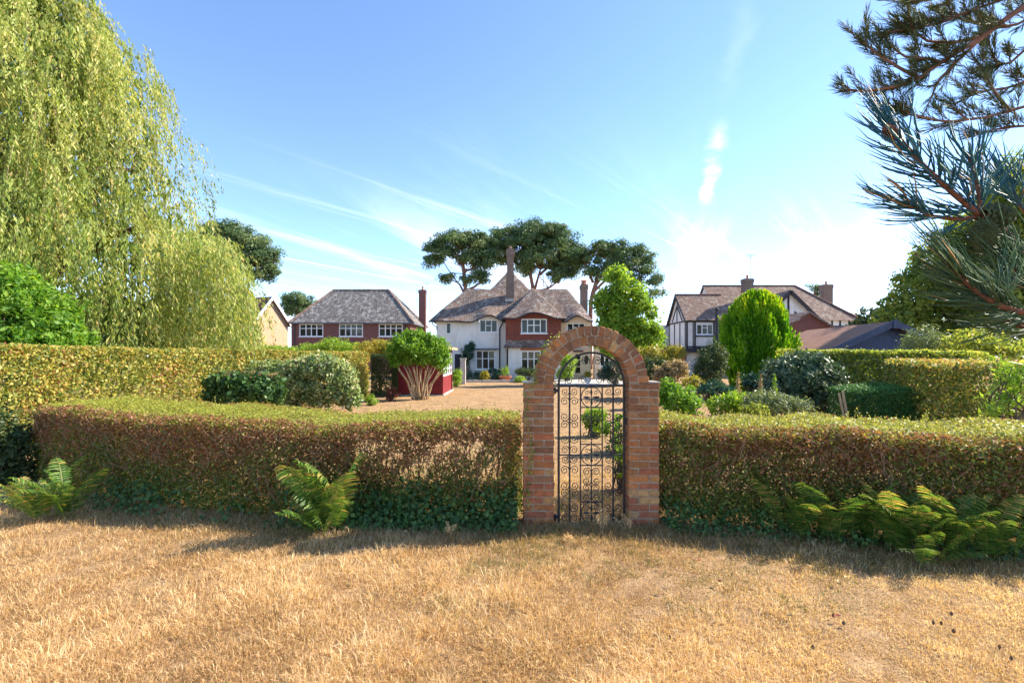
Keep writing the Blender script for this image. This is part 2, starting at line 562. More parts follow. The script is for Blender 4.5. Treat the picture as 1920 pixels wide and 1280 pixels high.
LF['gold'] = leafmat('gold_leaf', [(0.0, (0.10, 0.12, 0.02)), (0.4, (0.28, 0.27, 0.035)), (0.8, (0.45, 0.35, 0.05)), (1.0, (0.48, 0.25, 0.07))], 0.4)
LF['sage'] = leafmat('sage_leaf', [(0.0, (0.07, 0.10, 0.05)), (0.5, (0.16, 0.21, 0.09)), (1.0, (0.32, 0.34, 0.15))], 0.35)
LF['tan'] = leafmat('tan_leaf', [(0.0, (0.12, 0.12, 0.05)), (0.5, (0.34, 0.24, 0.12)), (1.0, (0.52, 0.38, 0.22))], 0.35)
LF['teal'] = leafmat('teal_leaf', [(0.0, (0.015, 0.05, 0.035)), (0.6, (0.03, 0.095, 0.055)), (1.0, (0.07, 0.15, 0.08))], 0.25)
LF['red'] = leafmat('red_leaf', [(0.0, (0.08, 0.03, 0.025)), (0.6, (0.20, 0.06, 0.045)), (1.0, (0.32, 0.14, 0.07))], 0.35)
LF['fern'] = leafmat('fern_frond', [(0.0, (0.035, 0.09, 0.018)), (0.5, (0.08, 0.17, 0.028)), (0.8, (0.17, 0.27, 0.045)), (1.0, (0.50, 0.34, 0.10))], 0.4)
LF['grass'] = leafmat('grass_blade', [(0.0, (0.13, 0.17, 0.035)), (0.18, (0.27, 0.19, 0.07)), (0.38, (0.38, 0.215, 0.095)), (0.62, (0.62, 0.41, 0.20)), (0.82, (0.80, 0.58, 0.32)), (1.0, (0.92, 0.76, 0.50))], 0.35, 0.6, 0.25)
LF['needle'] = leafmat('near_needle', [(0.0, (0.03, 0.10, 0.15)), (0.5, (0.05, 0.15, 0.17)), (0.85, (0.13, 0.24, 0.09)), (1.0, (0.45, 0.25, 0.08))], 0.2, 0.55, 0.18)
LF['needle_low'] = leafmat('lower_needle', [(0.0, (0.05, 0.10, 0.055)), (0.5, (0.11, 0.18, 0.08)), (0.85, (0.24, 0.30, 0.10)), (1.0, (0.48, 0.28, 0.10))], 0.3, 0.55, 0.18)
LF['needle_up'] = leafmat('upper_needle', [(0.0, (0.07, 0.12, 0.07)), (0.5, (0.18, 0.23, 0.10)), (0.9, (0.36, 0.36, 0.13)), (1.0, (0.42, 0.32, 0.12))], 0.5, 0.55, 0.2)

# ------------------------------------------------------------------ foliage geometry
def rand_dirs(n):
    return unit(rng.normal(size=(n, 3)))


def leaf_verts(P, L, Wd, nrm=None, flat=0.5, axis=None, loose=0.4, size=None):
    """diamond leaves; nrm = preferred facing, axis = preferred long axis"""
    n = len(P)
    r = rand_dirs(n)
    f0 = 0.4 if np.ndim(flat) else flat
    N_ = unit(r * (1 - f0) + nrm * f0) if nrm is not None else r
    if axis is not None:
        U = unit(axis + rand_dirs(n) * loose)
    else:
        U = rand_dirs(n)
    U = unit(U - N_ * np.sum(U * N_, 1, keepdims=True)) if axis is None else U
    Vv = unit(np.cross(N_, U))
    s = rng.uniform(0.45, 1.45, (n, 1))
    if size is not None:
        s = s * np.reshape(size, (-1, 1))
    if nrm is not None and np.ndim(flat):
        N_ = unit(r * (1 - np.reshape(flat, (-1, 1))) + nrm * np.reshape(flat, (-1, 1)))
        U = unit(U - N_ * np.sum(U * N_, 1, keepdims=True))
        Vv = unit(np.cross(N_, U))
    L_ = L * s / 2
    W_ = Wd * s / 2
    fold = unit(np.cross(U, Vv)) * W_ * 0.35
    V = np.stack([P - U * L_, P + Vv * W_ + fold, P + U * L_, P - Vv * W_ + fold], 1).reshape(-1, 3)
    Fc = np.arange(4 * n).reshape(n, 4)
    return V, Fc


def leaves(name, P, L, Wd, mat, parent, tint=None, loc=None, **kw):
    V, Fc = leaf_verts(P, L, Wd, **kw)
    if tint is None:
        tint = rng.beta(2, 2, len(P))
    me = np_mesh(name, V, Fc, np.repeat(tint, 4))
    return link(name, me, mat, parent, loc, kind='stuff')


def clumped(cent, rad, ncl, per, cr, shell=0.65, squash=1.0, zmin=None, up=0.0):
    """leaf positions in clumps spread through an ellipsoid's outer volume; returns points, facing, clump id"""
    cent, rad = np.array(cent, float), np.array(rad, float)
    d = rand_dirs(ncl)
    d[:, 2] = d[:, 2] + up
    d = unit(d)
    r = rng.uniform(shell ** 3, 1.0, (ncl, 1)) ** (1 / 3)
    lob = 1 + 0.14 * np.sin(d[:, :1] * 5.1 + cent[0] * 3) * np.cos(d[:, 2:] * 4.3 + cent[1]) + rng.normal(0, 0.07, (ncl, 1))
    C = cent + d * r * rad * lob
    off = rand_dirs(ncl * per) * (rng.uniform(0, 1, (ncl * per, 1)) ** 0.45) * cr
    off[:, 2] *= squash
    cs = np.repeat(rng.uniform(0.6, 1.25, (ncl, 1)), per, 0)
    P = np.repeat(C, per, 0) + off * cs
    Nn = unit(unit(off) * 0.8 + np.repeat(d, per, 0) * 0.6 + np.array([0, 0, 0.35]))
    cid = np.repeat(np.arange(ncl), per)
    if zmin is not None:
        k = P[:, 2] > zmin
        P, Nn, cid = P[k], Nn[k], cid[k]
    return P, Nn, cid, C


def px_ell(e, d, thick=0.9):
    """ellipse in photo pixels at distance d -> centre, radii in metres"""
    x, y, rx, ry = e[:4]
    dd = d + (e[4] if len(e) > 4 else 0)
    c = W(x, y, dd)
    return c, np.array([rx * dd / FPX, max(rx, ry) * thick * dd / FPX, ry * dd / FPX])


def crown(ells, d, dens, per, cr, squash=1.0, shell=0.6, thick=0.9, up=0.15, zmin=0.03):
    Ps, Ns, Ts, Cs = [], [], [], []
    for e in ells:
        c, r = px_ell(e, d, thick)
        area = 4 * math.pi * ((r[0] * r[1]) ** 1.6 / 3 + (r[0] * r[2]) ** 1.6 / 3 + (r[1] * r[2]) ** 1.6 / 3) ** (1 / 1.6)
        ncl = max(5, int(area * dens))
        P, Nn, cid, C = clumped(c, r, ncl, per, cr, shell, squash, zmin, up)
        t = np.clip(rng.beta(2, 2, len(P)) * 0.7 + rng.uniform(-0.05, 0.35, ncl)[cid], 0, 1)
        Ps.append(P); Ns.append(Nn); Ts.append(t); Cs.append(C)
    return np.concatenate(Ps), np.concatenate(Ns), np.concatenate(Ts), np.concatenate(Cs)


def limb(a, b, sag=0.15, n=6, wob=0.08):
    a, b = np.array(a, float), np.array(b, float)
    t = np.linspace(0, 1, n)[:, None]
    ln = np.linalg.norm(b - a)
    P = a + (b - a) * t
    P[:, 2] += np.sin(t[:, 0] * math.pi) * ln * sag
    P[1:-1] += rng.normal(size=(n - 2, 3)) * ln * wob * 0.5
    return P


def shrub(name, label, cat, ells, d, mat, dens=14, per=26, cr=0.22, L=0.09, Wd=0.045, flat=0.45, group=None, stems=True, stem_mat=None, stem_r=0.018, **kw):
    """a bush: stems from the ground and leaf clumps, at a real distance"""
    xs = np.mean([e[0] for e in ells])
    b = W(xs, 665, d)
    base = (b[0], d, 0.0)
    t = thing(name, label, cat, base, group)
    P, Nn, T, C = crown(ells, d, dens, per, cr, **kw)
    leaves('foliage', P, L, Wd, LF[mat], t, T, nrm=Nn, flat=flat)
    if stems:
        mb = MB()
        for c in C[rng.permutation(len(C))[:min(len(C), 16)]]:
            s = np.array(base) + np.array([rng.normal() * 0.06, rng.normal() * 0.06, -0.02])
            mb.tube(limb(s, c, 0.04), np.linspace(stem_r, stem_r * 0.35, 6), 5)
        mb.build('stem', M[stem_mat or 'bark'], t, smooth=True)
    return t


# ------------------------------------------------------------------ ground
g = MB()
g.quad((-400, -40, 0), (400, -40, 0), (400, 700, 0), (-400, 700, 0))
tag(g.build('ground', M['ground']), kind='structure')


def vnoise(x, y, s, seed=0):
    return (np.sin(x * s + 1.3 + seed) * np.cos(y * s * 1.17 - 0.7 + seed * 2) + np.sin(x * s * 2.3 - y * s * 1.9 + seed) * 0.6 + np.cos((x + y) * s * 3.7 + 2 * seed) * 0.35) / 1.95


def blades(X, Y, h, w, lean, tint, ang=None):
    n = len(X)
    a = rng.uniform(0, 2 * math.pi, n)
    side = np.stack([np.cos(a), np.sin(a), np.zeros(n)], 1)
    la = rng.uniform(0, 2 * math.pi, n) if ang is None else ang
    ld = np.stack([np.cos(la), np.sin(la), np.zeros(n)], 1) * (lean * h)[:, None]
    B = np.stack([X, Y, np.full(n, -0.004)], 1)
    mid = B + ld * 0.35 + np.array([0, 0, 1.0]) * (h * 0.6)[:, None]
    tip = B + ld + np.array([0, 0, 1.0]) * (h * np.clip(1.05 - 0.35 * lean, 0.25, 1))[:, None]
    ww = (w / 2)[:, None] * side
    V = np.stack([B - ww, B + ww, mid + ww * 0.8, mid - ww * 0.8, tip], 1).reshape(-1, 3)
    i = np.arange(n)[:, None] * 5
    Fc = np.concatenate([i + [0, 1, 2], i + [0, 2, 3], i + [3, 2, 4]], 1).reshape(-1, 3)
    return V, Fc, np.repeat(tint, 5)


def lawn():
    # near lawn in tufts: density falls with distance so it stays about as dense in the picture
    nt_ = 15500
    u = rng.uniform(0, 1, nt_)
    y0, y1 = 2.25, 7.2
    Y = 1 / (1 / y0 + u * (1 / y1 - 1 / y0))
    X = rng.uniform(-1, 1, nt_) * (Y * 1.17 + 0.35)
    big = vnoise(X, Y, 1.3, 5)
    mid = vnoise(X, Y, 3.3) * 0.6 + vnoise(X, Y, 6.9, 3) * 0.4
    right = np.clip((X - 0.2) / 1.8, 0, 1) * np.clip((4.6 - Y) / 0.8, 0, 1)      # mown shorter and barer there
    bare = (vnoise(X, Y, 2.3, 7) < -0.62) | (vnoise(X, Y, 5.1, 11) < -0.78)
    thin = bare & (rng.uniform(0, 1, nt_) < 0.75)
    per = 21
    th = np.clip(0.052 + 0.050 * mid + 0.022 * big, 0.016, 0.13) * rng.uniform(0.7, 1.35, nt_) * (1 - 0.5 * right)
    tt = np.clip(0.62 + 0.14 * mid + 0.14 * big + rng.normal(0, 0.14, nt_) + 0.05 * right, 0.2, 0.97)
    green = ((vnoise(X, Y, 1.9, 9) > 0.25) & (rng.uniform(0, 1, nt_) < 0.30) & (Y > 3.3) & (X > -0.8)) | ((Y > 3.8) & (X > -0.4) & (vnoise(X, Y, 2.7, 4) > -0.2) & (rng.uniform(0, 1, nt_) < 0.45))
    tt[green] = rng.uniform(0.0, 0.22, green.sum())
    th[thin] *= 0.35
    tt[thin] -= 0.18
    n = nt_ * per
    cx, cy = np.repeat(X, per), np.repeat(Y, per)
    spread = np.repeat(0.016 + 0.34 * th + 0.005 * Y, per)
    ox, oy = rng.normal(0, 1, n) * spread, rng.normal(0, 1, n) * spread
    h = np.repeat(th, per) * rng.uniform(0.45, 1.3, n)
    lean = np.clip(rng.normal(0.85, 0.5, n), 0.1, 2.2)
    t = np.clip(np.repeat(tt, per) + rng.normal(0, 0.13, n), 0.0, 1)
    ang = np.arctan2(oy, ox) + rng.normal(0, 0.9, n)
    V, Fc, T = blades(cx + ox, cy + oy, h, (0.0020 + 0.0011 * cy / 3) * rng.uniform(0.7, 1.5, n), lean, t, ang)
    link('dry_grass', np_mesh('dry_grass', V, Fc, T), LF['grass'], kind='stuff')
    # lawn beyond the hedge
    n = 60000
    u = rng.uniform(0, 1, n)
    Y = 1 / (1 / 6.0 + u * (1 / 33.0 - 1 / 6.0))
    X = rng.uniform(-0.45, 0.35, n) * Y
    cl = vnoise(X, Y, 1.1, 2)
    V, Fc, T = blades(X, Y, rng.uniform(0.012, 0.035, n), 0.003 + 0.0012 * Y * 0.4, rng.uniform(0.3, 2, n), np.clip(0.62 + cl * 0.15 + rng.normal(0, 0.14, n), 0.12, 1))
    link('garden_lawn_grass', np_mesh('garden_lawn_grass', V, Fc, T), LF['grass'], kind='stuff')


lawn()

# ------------------------------------------------------------------ building helpers
def wall_front(mb, x0, x1, z0, z1, y, holes=(), reveal=0.12):
    xs = sorted({x0, x1, *[h[0] for h in holes], *[h[1] for h in holes]})
    zs = sorted({z0, z1, *[h[2] for h in holes], *[h[3] for h in holes]})
    for i in range(len(xs) - 1):
        for j in range(len(zs) - 1):
            cx, cz = (xs[i] + xs[i + 1]) / 2, (zs[j] + zs[j + 1]) / 2
            if any(h[0] < cx < h[1] and h[2] < cz < h[3] for h in holes):
                continue
            mb.quad((xs[i], y, zs[j]), (xs[i + 1], y, zs[j]), (xs[i + 1], y, zs[j + 1]), (xs[i], y, zs[j + 1]))
    for a, b, c, d in holes:
        r = y + reveal
        mb.quad((a, y, c), (a, y, d), (a, r, d), (a, r, c))
        mb.quad((b, y, d), (b, y, c), (b, r, c), (b, r, d))
        mb.quad((a, y, d), (b, y, d), (b, r, d), (a, r, d))
        mb.quad((b, y, c), (a, y, c), (a, r, c), (b, r, c))


def window(parent, x0, x1, z0, z1, y, cols, fr=0.06, sill=True, mat='white_paint', name='window'):
    """frame, mullions and transoms as one part; every pane a sub-part. y = outer face of the wall"""
    yo, yi = y + 0.025, y + 0.10
    mb = MB()
    mb.box(x0, x0 + fr, yo, yi, z0, z1)
    mb.box(x1 - fr, x1, yo, yi, z0, z1)
    mb.box(x0 + fr, x1 - fr, yo, yi, z1 - fr, z1)
    mb.box(x0 + fr, x1 - fr, yo, yi, z0, z0 + fr)
    if sill:
        mb.box(x0 - 0.07, x1 + 0.07, y - 0.07, y + 0.02, z0 - 0.055, z0 - 0.002)
    tot = sum(c[0] for c in cols)
    ix0, ix1, iz0, iz1 = x0 + fr, x1 - fr, z0 + fr, z1 - fr
    nb = fr * 0.95
    wtot = (ix1 - ix0) - nb * (len(cols) - 1)
    x = ix0
    panes = []
    for k, (wr, rows) in enumerate(cols):
        w = wtot * wr / tot
        if k:
            mb.box(x, x + nb, yo + 0.004, yi, iz0, iz1)
            x += nb
        nt_ = nb * 0.75
        ht = (iz1 - iz0) - nt_ * (len(rows) - 1)
        z = iz1
        for q, hr in enumerate(rows):
            hh = ht * hr / sum(rows)
            if q:
                mb.box(x, x + w, yo + 0.008, yi, z - nt_, z)
                z -= nt_
            panes.append((x, x + w, z - hh, z))
            z -= hh
        x += w
    f = mb.build(name, M[mat], parent)
    for a, b, c, d in panes:
        p = MB()
        p.box(a - 0.003, b + 0.003, y + 0.06, y + 0.068, c - 0.003, d + 0.003)
        p.build('pane', M['glass'], f)
    return f


def antenna(loc, h, length, ang, label, group=None):
    t = thing('television_antenna', label, 'antenna', loc, group)
    x, y, z = loc
    mb = MB()
    mb.tube([(x, y, z), (x, y, z + h)], 0.022, 6)
    mb.build('mast', M['antenna'], t)
    ca, sa = math.cos(ang), math.sin(ang)
    p, q = np.array([x - ca * length * 0.5, y - sa * length * 0.5, z + h]), np.array([x + ca * length * 0.5, y + sa * length * 0.5, z + h + 0.06])
    mb = MB()
    mb.tube([p, q], 0.018, 5)
    mb.build('boom', M['antenna'], t)
    for k in range(7):
        c = p + (q - p) * (k / 6)
        e = 0.32 if k else 0.42
        mb = MB()
        mb.tube([c + np.array([-sa, ca, 0]) * e * 0.5 - (0, 0, e * 0.35), c + np.array([sa, -ca, 0]) * e * 0.5 + (0, 0, e * 0.35)], 0.009, 4)
        mb.build('element', M['antenna'], t)
    return t


def chimney(parent, x0, x1, y0, y1, z0, z1, mat, pot=True, corbel=0.05, name='chimney'):
    mb = MB()
    mb.box(x0, x1, y0, y1, z0, z1 - 0.42)
    mb.box(x0 - corbel * 0.5, x1 + corbel * 0.5, y0 - corbel * 0.5, y1 + corbel * 0.5, z1 - 0.42, z1 - 0.30)
    mb.box(x0 - corbel, x1 + corbel, y0 - corbel, y1 + corbel, z1 - 0.30, z1 - 0.08)
    mb.box(x0 - corbel * 0.3, x1 + corbel * 0.3, y0 - corbel * 0.3, y1 + corbel * 0.3, z1 - 0.08, z1)
    c = mb.build(name, M[mat], parent)
    if pot:
        mb = MB()
        mb.lathe([(0.13, 0), (0.12, 0.06), (0.10, 0.1), (0.10, 0.28), (0.13, 0.31), (0.13, 0.36), (0.07, 0.36)], ((x0 + x1) / 2, (y0 + y1) / 2, z1), 10)
        mb.build('chimney_pot', M['terracotta'], c, smooth=False)
    return c


def timber(parent, p, q, w=0.14, t=0.05, up=(0, 1, 0)):
    mb = MB()
    mb.beam(p, q, w, t, up)
    return mb.build('timber', M['timber_dark'], parent)


def height_roof(x0, x1, y0, y1, fn, step=0.1):
    nx, ny = int((x1 - x0) / step) + 1, int((y1 - y0) / step) + 1
    X, Y = np.meshgrid(np.linspace(x0, x1, nx), np.linspace(y0, y1, ny), indexing='ij')
    Z = fn(X, Y)
    V = np.stack([X, Y, Z], -1).reshape(-1, 3)
    i = (np.arange(nx - 1)[:, None] * ny + np.arange(ny - 1)[None, :]).ravel()
    Fc = np.stack([i, i + ny, i + ny + 1, i + 1], 1)
    return V, Fc


# ------------------------------------------------------------------ the white house with the wavy roof
def main_house():
    t = thing('white_house', 'white rendered house with wavy old tiled roof and red tile hung bay', 'house', (0, 36, 0))
    yw = 36.0
    s = 24.44

    def X(px): return (px - 960) / s
    def Z(py): return EYE - (py - HORY) / s
    xl, xr, xe0, xe1 = X(818), 6.0, -6.34, 6.15
    ze = 4.40

    def bumpf(x, xc, hw, h):
        q = np.clip(np.abs(x - xc) / hw, 0, 1)
        return h * np.cos(q * math.pi / 2) ** 2

    def bumps(x):
        return bumpf(x, -1.78, 1.25, 0.46) + bumpf(x, 4.95, 1.05, 0.42)

    def sag(x, y):
        return 0.03 * np.sin(x * 1.7 + y) + 0.02 * np.sin(x * 4.1 - y * 2.3)

    def main_fn(x, y):
        front = ze + (y - 35.55)
        m1 = np.minimum.reduce([front, ze + (x - xe0) * 1.06, ze + (xe1 - x) * 1.72, ze + (41.5 - y), np.full_like(x, 7.2)])
        p1 = np.minimum.reduce([front, 9.1 - np.abs(x + 0.18) * 1.19, 9.1 - (y - 40.3)])
        dec = np.clip(1 - (y - 35.55) / 2.0, 0, 1) ** 1.6
        return np.maximum(m1, p1) + bumps(x) * dec + sag(x, y)
    V, Fc = height_roof(xe0, xe1, 35.55, 41.5, main_fn)
    roof = link('roof', np_mesh('roof', V, Fc, smooth=False), M['old_roof'], t)
    # eaves edge that follows the waves
    mb = MB()
    xs = np.linspace(xe0, xe1, 90)
    zt = main_fn(xs, np.full_like(xs, 35.55))
    for i in range(len(xs) - 1):
        a, b = xs[i], xs[i + 1]
        mb.quad((a, 35.53, zt[i] - 0.10), (b, 35.53, zt[i + 1] - 0.10), (b, 35.55, zt[i + 1]), (a, 35.55, zt[i]))
        mb.quad((a, 36.0, zt[i] - 0.02), (b, 36.0, zt[i + 1] - 0.02), (b, 35.53, zt[i + 1] - 0.10), (a, 35.53, zt[i] - 0.10))
    mb.build('eaves', M['timber_dark'], roof)
    # walls
    H_small = (X(836), X(846), Z(626), Z(604.5))
    H_up = (X(899), X(933), Z(623), Z(599.5))
    H_low = (X(892), X(928.5), Z(692.5), Z(656.5))
    H_door = (X(850), X(868), 0.0, Z(661))
    mb = MB()
    wall_front(mb, xl, X(950), -0.05, 4.3, yw, [H_small, (H_up[0], H_up[1], H_up[2], 4.3 - 1e-6), H_low, H_door])
    mb.quad((xl, yw, -0.05), (xl, yw, 4.5), (xl, 41.2, 4.5), (xl, 41.2, -0.05))
    # strip under the waves
    xs2 = np.linspace(xl, X(950), 60)
    zz = main_fn(xs2, np.full_like(xs2, 35.98)) - 0.02
    for i in range(len(xs2) - 1):
        m_ = (xs2[i] + xs2[i + 1]) / 2
        zb = H_up[3] if H_up[0] < m_ < H_up[1] else 4.3
        mb.quad((xs2[i], yw, zb), (xs2[i + 1], yw, zb), (xs2[i + 1], yw, max(zb, zz[i + 1])), (xs2[i], yw, max(zb, zz[i])))
    mb.build('wall', M['white_render'], t)
    window(t, *H_small, yw, [(1, [1])], 0.07)
    window(t, *H_up, yw, [(1, [1]), (1.05, [0.45, 0.55]), (1, [1])], 0.07)
    window(t, *H_low, yw, [(1, [0.42, 0.58]), (1, [0.42, 0.58]), (1, [0.42, 0.58])], 0.09)
    mb = MB()
    mb.box(H_low[0] - 0.25, H_low[1] + 0.25, yw - 0.28, yw - 0.002, H_low[3] + 0.06, H_low[3] + 0.13)
    mb.box(H_low[0] - 0.10, H_low[1] + 0.10, yw - 0.16, yw - 0.003, H_low[3] + 0.02, H_low[3] + 0.058)
    mb.build('window_hood', M['lead'], t)
    # door
    mb = MB()
    a, b, c, d = H_door
    mb.box(a, a + 0.1, yw - 0.02, yw + 0.1, 0, d)
    mb.box(b - 0.1, b, yw - 0.02, yw + 0.1, 0, d)
    mb.box(a + 0.1, b - 0.1, yw - 0.02, yw + 0.1, d - 0.1, d)
    fr = mb.build('door_frame', M['white_paint'], t)
    mb = MB()
    mb.box(a + 0.1, b - 0.1, yw + 0.04, yw + 0.09, 0, d - 0.1)
    for z0, z1 in ((0.15, 0.85), (1.0, 1.85)):
        mb.box(a + 0.18, b - 0.18, yw + 0.03, yw + 0.04, z0, z1)
    dr = mb.build('door', M['navy_door'], t)
    # downpipe and gutter hopper
    xp = X(937)
    mb = MB()
    mb.tube([(X(943), yw - 0.38, 4.36), (X(942), yw - 0.30, 4.2), (xp, yw - 0.08, 3.85), (xp, yw - 0.07, 0.0)], 0.05, 8)
    mb.build('downpipe', M['black_metal'], t)
    mb = MB()
    mb.tube([(X(811), yw - 0.3, 4.34), (X(813), yw - 0.2, 4.1), (X(819), yw - 0.06, 3.95), (X(819), yw - 0.06, 3.75)], 0.045, 8)
    mb.build('downpipe', M['lead'], t)
    # tile-hung bay
    yb = 34.75
    sb = FPX / yb
    def XB(px): return (px - 960) / sb
    def ZB(py): return EYE - (py - HORY) / sb
    bx0, bx1 = XB(948), XB(1052)
    Hb = (XB(977), XB(1025.5), ZB(625), ZB(597.5))
    zs = ZB(650.5)
    zr = ze - 0.06
    xc = (XB(941) + XB(1062)) / 2
    hw = (XB(1062) - XB(941)) / 2

    def bay_fn(x, y):
        front = zr + (y - 34.25) * 1.12
        sidez = zr + (hw - np.abs(x - xc)) * 1.16
        dec = np.clip(1 - (y - 34.25) / 1.8, 0, 1) ** 1.5
        ov = np.clip(1 - np.minimum(y - 34.25, (hw - np.abs(x - xc))) / 0.9, 0, 1) ** 2 * 0.16
        return np.minimum.reduce([front, sidez, np.full_like(x, 7.0)]) + bumpf(x, xc, 1.75, 0.48) * dec + ov + sag(x, y)
    mb = MB()
    wall_front(mb, bx0, bx1, zs, 4.25, yb, [(Hb[0], Hb[1], Hb[2], 4.25 - 1e-6)])
    xs3 = np.linspace(bx0, bx1, 50)
    zz = bay_fn(xs3, np.full_like(xs3, yb - 0.02)) - 0.03
    for i in range(len(xs3) - 1):
        m_ = (xs3[i] + xs3[i + 1]) / 2
        zb = Hb[3] if Hb[0] < m_ < Hb[1] else 4.25
        mb.quad((xs3[i], yb, zb), (xs3[i + 1], yb, zb), (xs3[i + 1], yb, max(zb, zz[i + 1])), (xs3[i], yb, max(zb, zz[i])))
    mb.quad((bx0, 36, zs), (bx0, yb, zs), (bx0, yb, 4.6), (bx0, 36, 4.6))
    mb.quad((bx1, yb, zs), (bx1, 36, zs), (bx1, 36, 4.6), (bx1, yb, 4.6))
    mb.build('tile_hung_wall', M['red_tile'], t)
    V, Fc = height_roof(xc - hw, xc + hw, 34.25, 38.9, bay_fn)
    br = link('bay_roof', np_mesh('bay_roof', V, Fc), M['old_roof'], t)
    mb = MB()
    xs4 = np.linspace(xc - hw, xc + hw, 60)
    zt = bay_fn(xs4, np.full_like(xs4, 34.25))
    for i in range(len(xs4) - 1):
        a, b = xs4[i], xs4[i + 1]
        mb.quad((a, 34.23, zt[i] - 0.10), (b, 34.23, zt[i + 1] - 0.10), (b, 34.25, zt[i + 1]), (a, 34.25, zt[i]))
        mb.quad((a, yb, zt[i] + 0.03), (b, yb, zt[i + 1] + 0.03), (b, 34.23, zt[i + 1] - 0.10), (a, 34.23, zt[i] - 0.10))
    mb.build('eaves', M['timber_dark'], br)
    window(t, *Hb, yb, [(1, [1]), (1.1, [0.42, 0.58]), (1.1, [0.42, 0.58]), (1, [1])], 0.08)
    # flared tile skirt
    mb = MB()
    z2 = ZB(640)
    prof = [(yb - 0.005, z2 + 0.1), (yb - 0.05, z2 - 0.15), (yb - 0.16, zs + 0.1), (yb - 0.30, zs - 0.02), (yb - 0.29, zs - 0.07), (yb + 0.2, zs - 0.02)]
    for i in range(len(prof) - 1):
        (ya, za), (yb2, zb2) = prof[i], prof[i + 1]
        fl = [0, 0.02, 0.07, 0.15, 0.15, 0.0]
        mb.quad((bx0 - fl[i], ya, za), (bx0 - fl[i + 1], yb2, zb2), (bx1 + fl[i + 1], yb2, zb2), (bx1 + fl[i], ya, za))
        mb.quad((bx0 - fl[i], ya, za), (bx0 - fl[i], 35.9, za), (bx0 - fl[i + 1], 35.9, zb2), (bx0 - fl[i + 1], yb2, zb2))
    mb.build('tile_skirt', M['old_roof'], t)
    # white ground floor of the bay
    yl = yb + 0.05
    lx0, lx1 = XB(953), XB(1050)
    Hl = (XB(977), XB(1026), ZB(693), ZB(657.5))
    mb = MB()
    wall_front(mb, lx0, lx1, -0.05, zs, yl, [Hl])
    mb.quad((lx0, 36, -0.05), (lx0, yl, -0.05), (lx0, yl, zs), (lx0, 36, zs))
    mb.quad((lx1, yl, -0.05), (lx1, 36, -0.05), (lx1, 36, zs), (lx1, yl, zs))
    mb.build('wall', M['white_render'], t)
    window(t, *Hl, yl, [(1, [0.42, 0.58])] * 4, 0.08)
    n = 22
    for k in range(n):
        a = Hl[0] - 0.05 + (Hl[1] - Hl[0] + 0.1) * k / n
        mb = MB()
        mb.box(a + 0.006, a + (Hl[1] - Hl[0] + 0.1) / n - 0.006, yl - 0.015, yl + 0.01, Hl[3] + 0.03, Hl[3] + 0.25)
        mb.build('brick', M['brick_lintel'], t)
    # right-hand wall
    Hr = (X(1063), X(1097), Z(624), Z(605.5))
    Hg = (X(1077), X(1090), 0.35, Z(662))
    Hd = (X(1091), X(1108), 0.0, Z(662))
    Hw = (X(1121), X(1139), Z(686), Z(664))
    mb = MB()
    wall_front(mb, bx1 - 0.2, xr, -0.05, 4.3, yw, [(Hr[0], Hr[1], Hr[2], 4.3 - 1e-6), Hg, Hd])
    xs5 = np.linspace(bx1 - 0.2, xr, 40)
    zz = main_fn(xs5, np.full_like(xs5, 35.98)) - 0.02
    for i in range(len(xs5) - 1):
        m_ = (xs5[i] + xs5[i + 1]) / 2
        zb = Hr[3] if Hr[0] < m_ < Hr[1] else 4.3
        mb.quad((xs5[i], yw, zb), (xs5[i + 1], yw, zb), (xs5[i + 1], yw, max(zb, zz[i + 1])), (xs5[i], yw, max(zb, zz[i])))
    mb.quad((xr, yw, -0.05), (xr, 41.2, -0.05), (xr, 41.2, 4.6), (xr, yw, 4.6))
    mb.quad((xl, 41.2, -0.05), (xl, 41.2, 4.5), (xr, 41.2, 4.5), (xr, 41.2, -0.05))
    mb.build('wall', M['cream_render'], t)
    window(t, *Hr, yw, [(1, [1]), (1.1, [0.45, 0.55]), (1, [1])], 0.07)
    window(t, *Hg, yw, [(1, [0.3, 0.35, 0.35])], 0.08, mat='cream_door', name='glazed_door')
    mb = MB()
    mb.box(Hd[0], Hd[1], yw + 0.03, yw + 0.09, 0, Hd[3])
    for z0, z1 in ((0.15, 0.75),):
        mb.box(Hd[0] + 0.12, Hd[1] - 0.12, yw + 0.015, yw + 0.03, z0, z1)
    d2 = mb.build('door', M['cream_door'], t)
    mb = MB()
    xm = (Hd[0] + Hd[1]) / 2
    mb.lathe([(0.16, 0), (0.16, 0.01)], (0, 0, 0), 14)
    mb.v = [(xm + p[0], yw + 0.015 - p[2], 1.45 + p[1] * 2.2) for p in mb.v]
    mb.build('pane', M['glass'], d2)
    mb = MB()
    mb.box(X(1074), X(1092), yw - 0.5, yw - 0.003, Z(660), Z(656.5))
    mb.build('porch_roof', M['brown_roof'], t)
    # low sunlit wing on the right
    mb = MB()
    wall_front(mb, X(1112), X(1146), -0.05, 2.55, 35.2, [Hw])
    mb.quad((X(1146), 35.2, -0.05), (X(1146), 38, -0.05), (X(1146), 38, 2.55), (X(1146), 35.2, 2.55))
    mb.quad((X(1112), 36, -0.05), (X(1112), 35.2, -0.05), (X(1112), 35.2, 2.55), (X(1112), 36, 2.55))
    mb.build('wing_wall', M['cream_render'], t)
    window(t, *Hw, 35.2, [(1, [1]), (1, [1])], 0.07)
    mb = MB()
    a, b = X(1110), X(1148)
    mb.add([(a, 34.95, 2.5), (b, 34.95, 2.5), (b, 36.5, 3.4), (a, 36.5, 3.4), (a, 34.95, 2.42), (b, 34.95, 2.42), (b, 38, 2.5)],
           [(0, 1, 2, 3), (4, 5, 1, 0), (1, 6, 2)])
    mb.build('wing_roof', M['tudor_roof'], t)
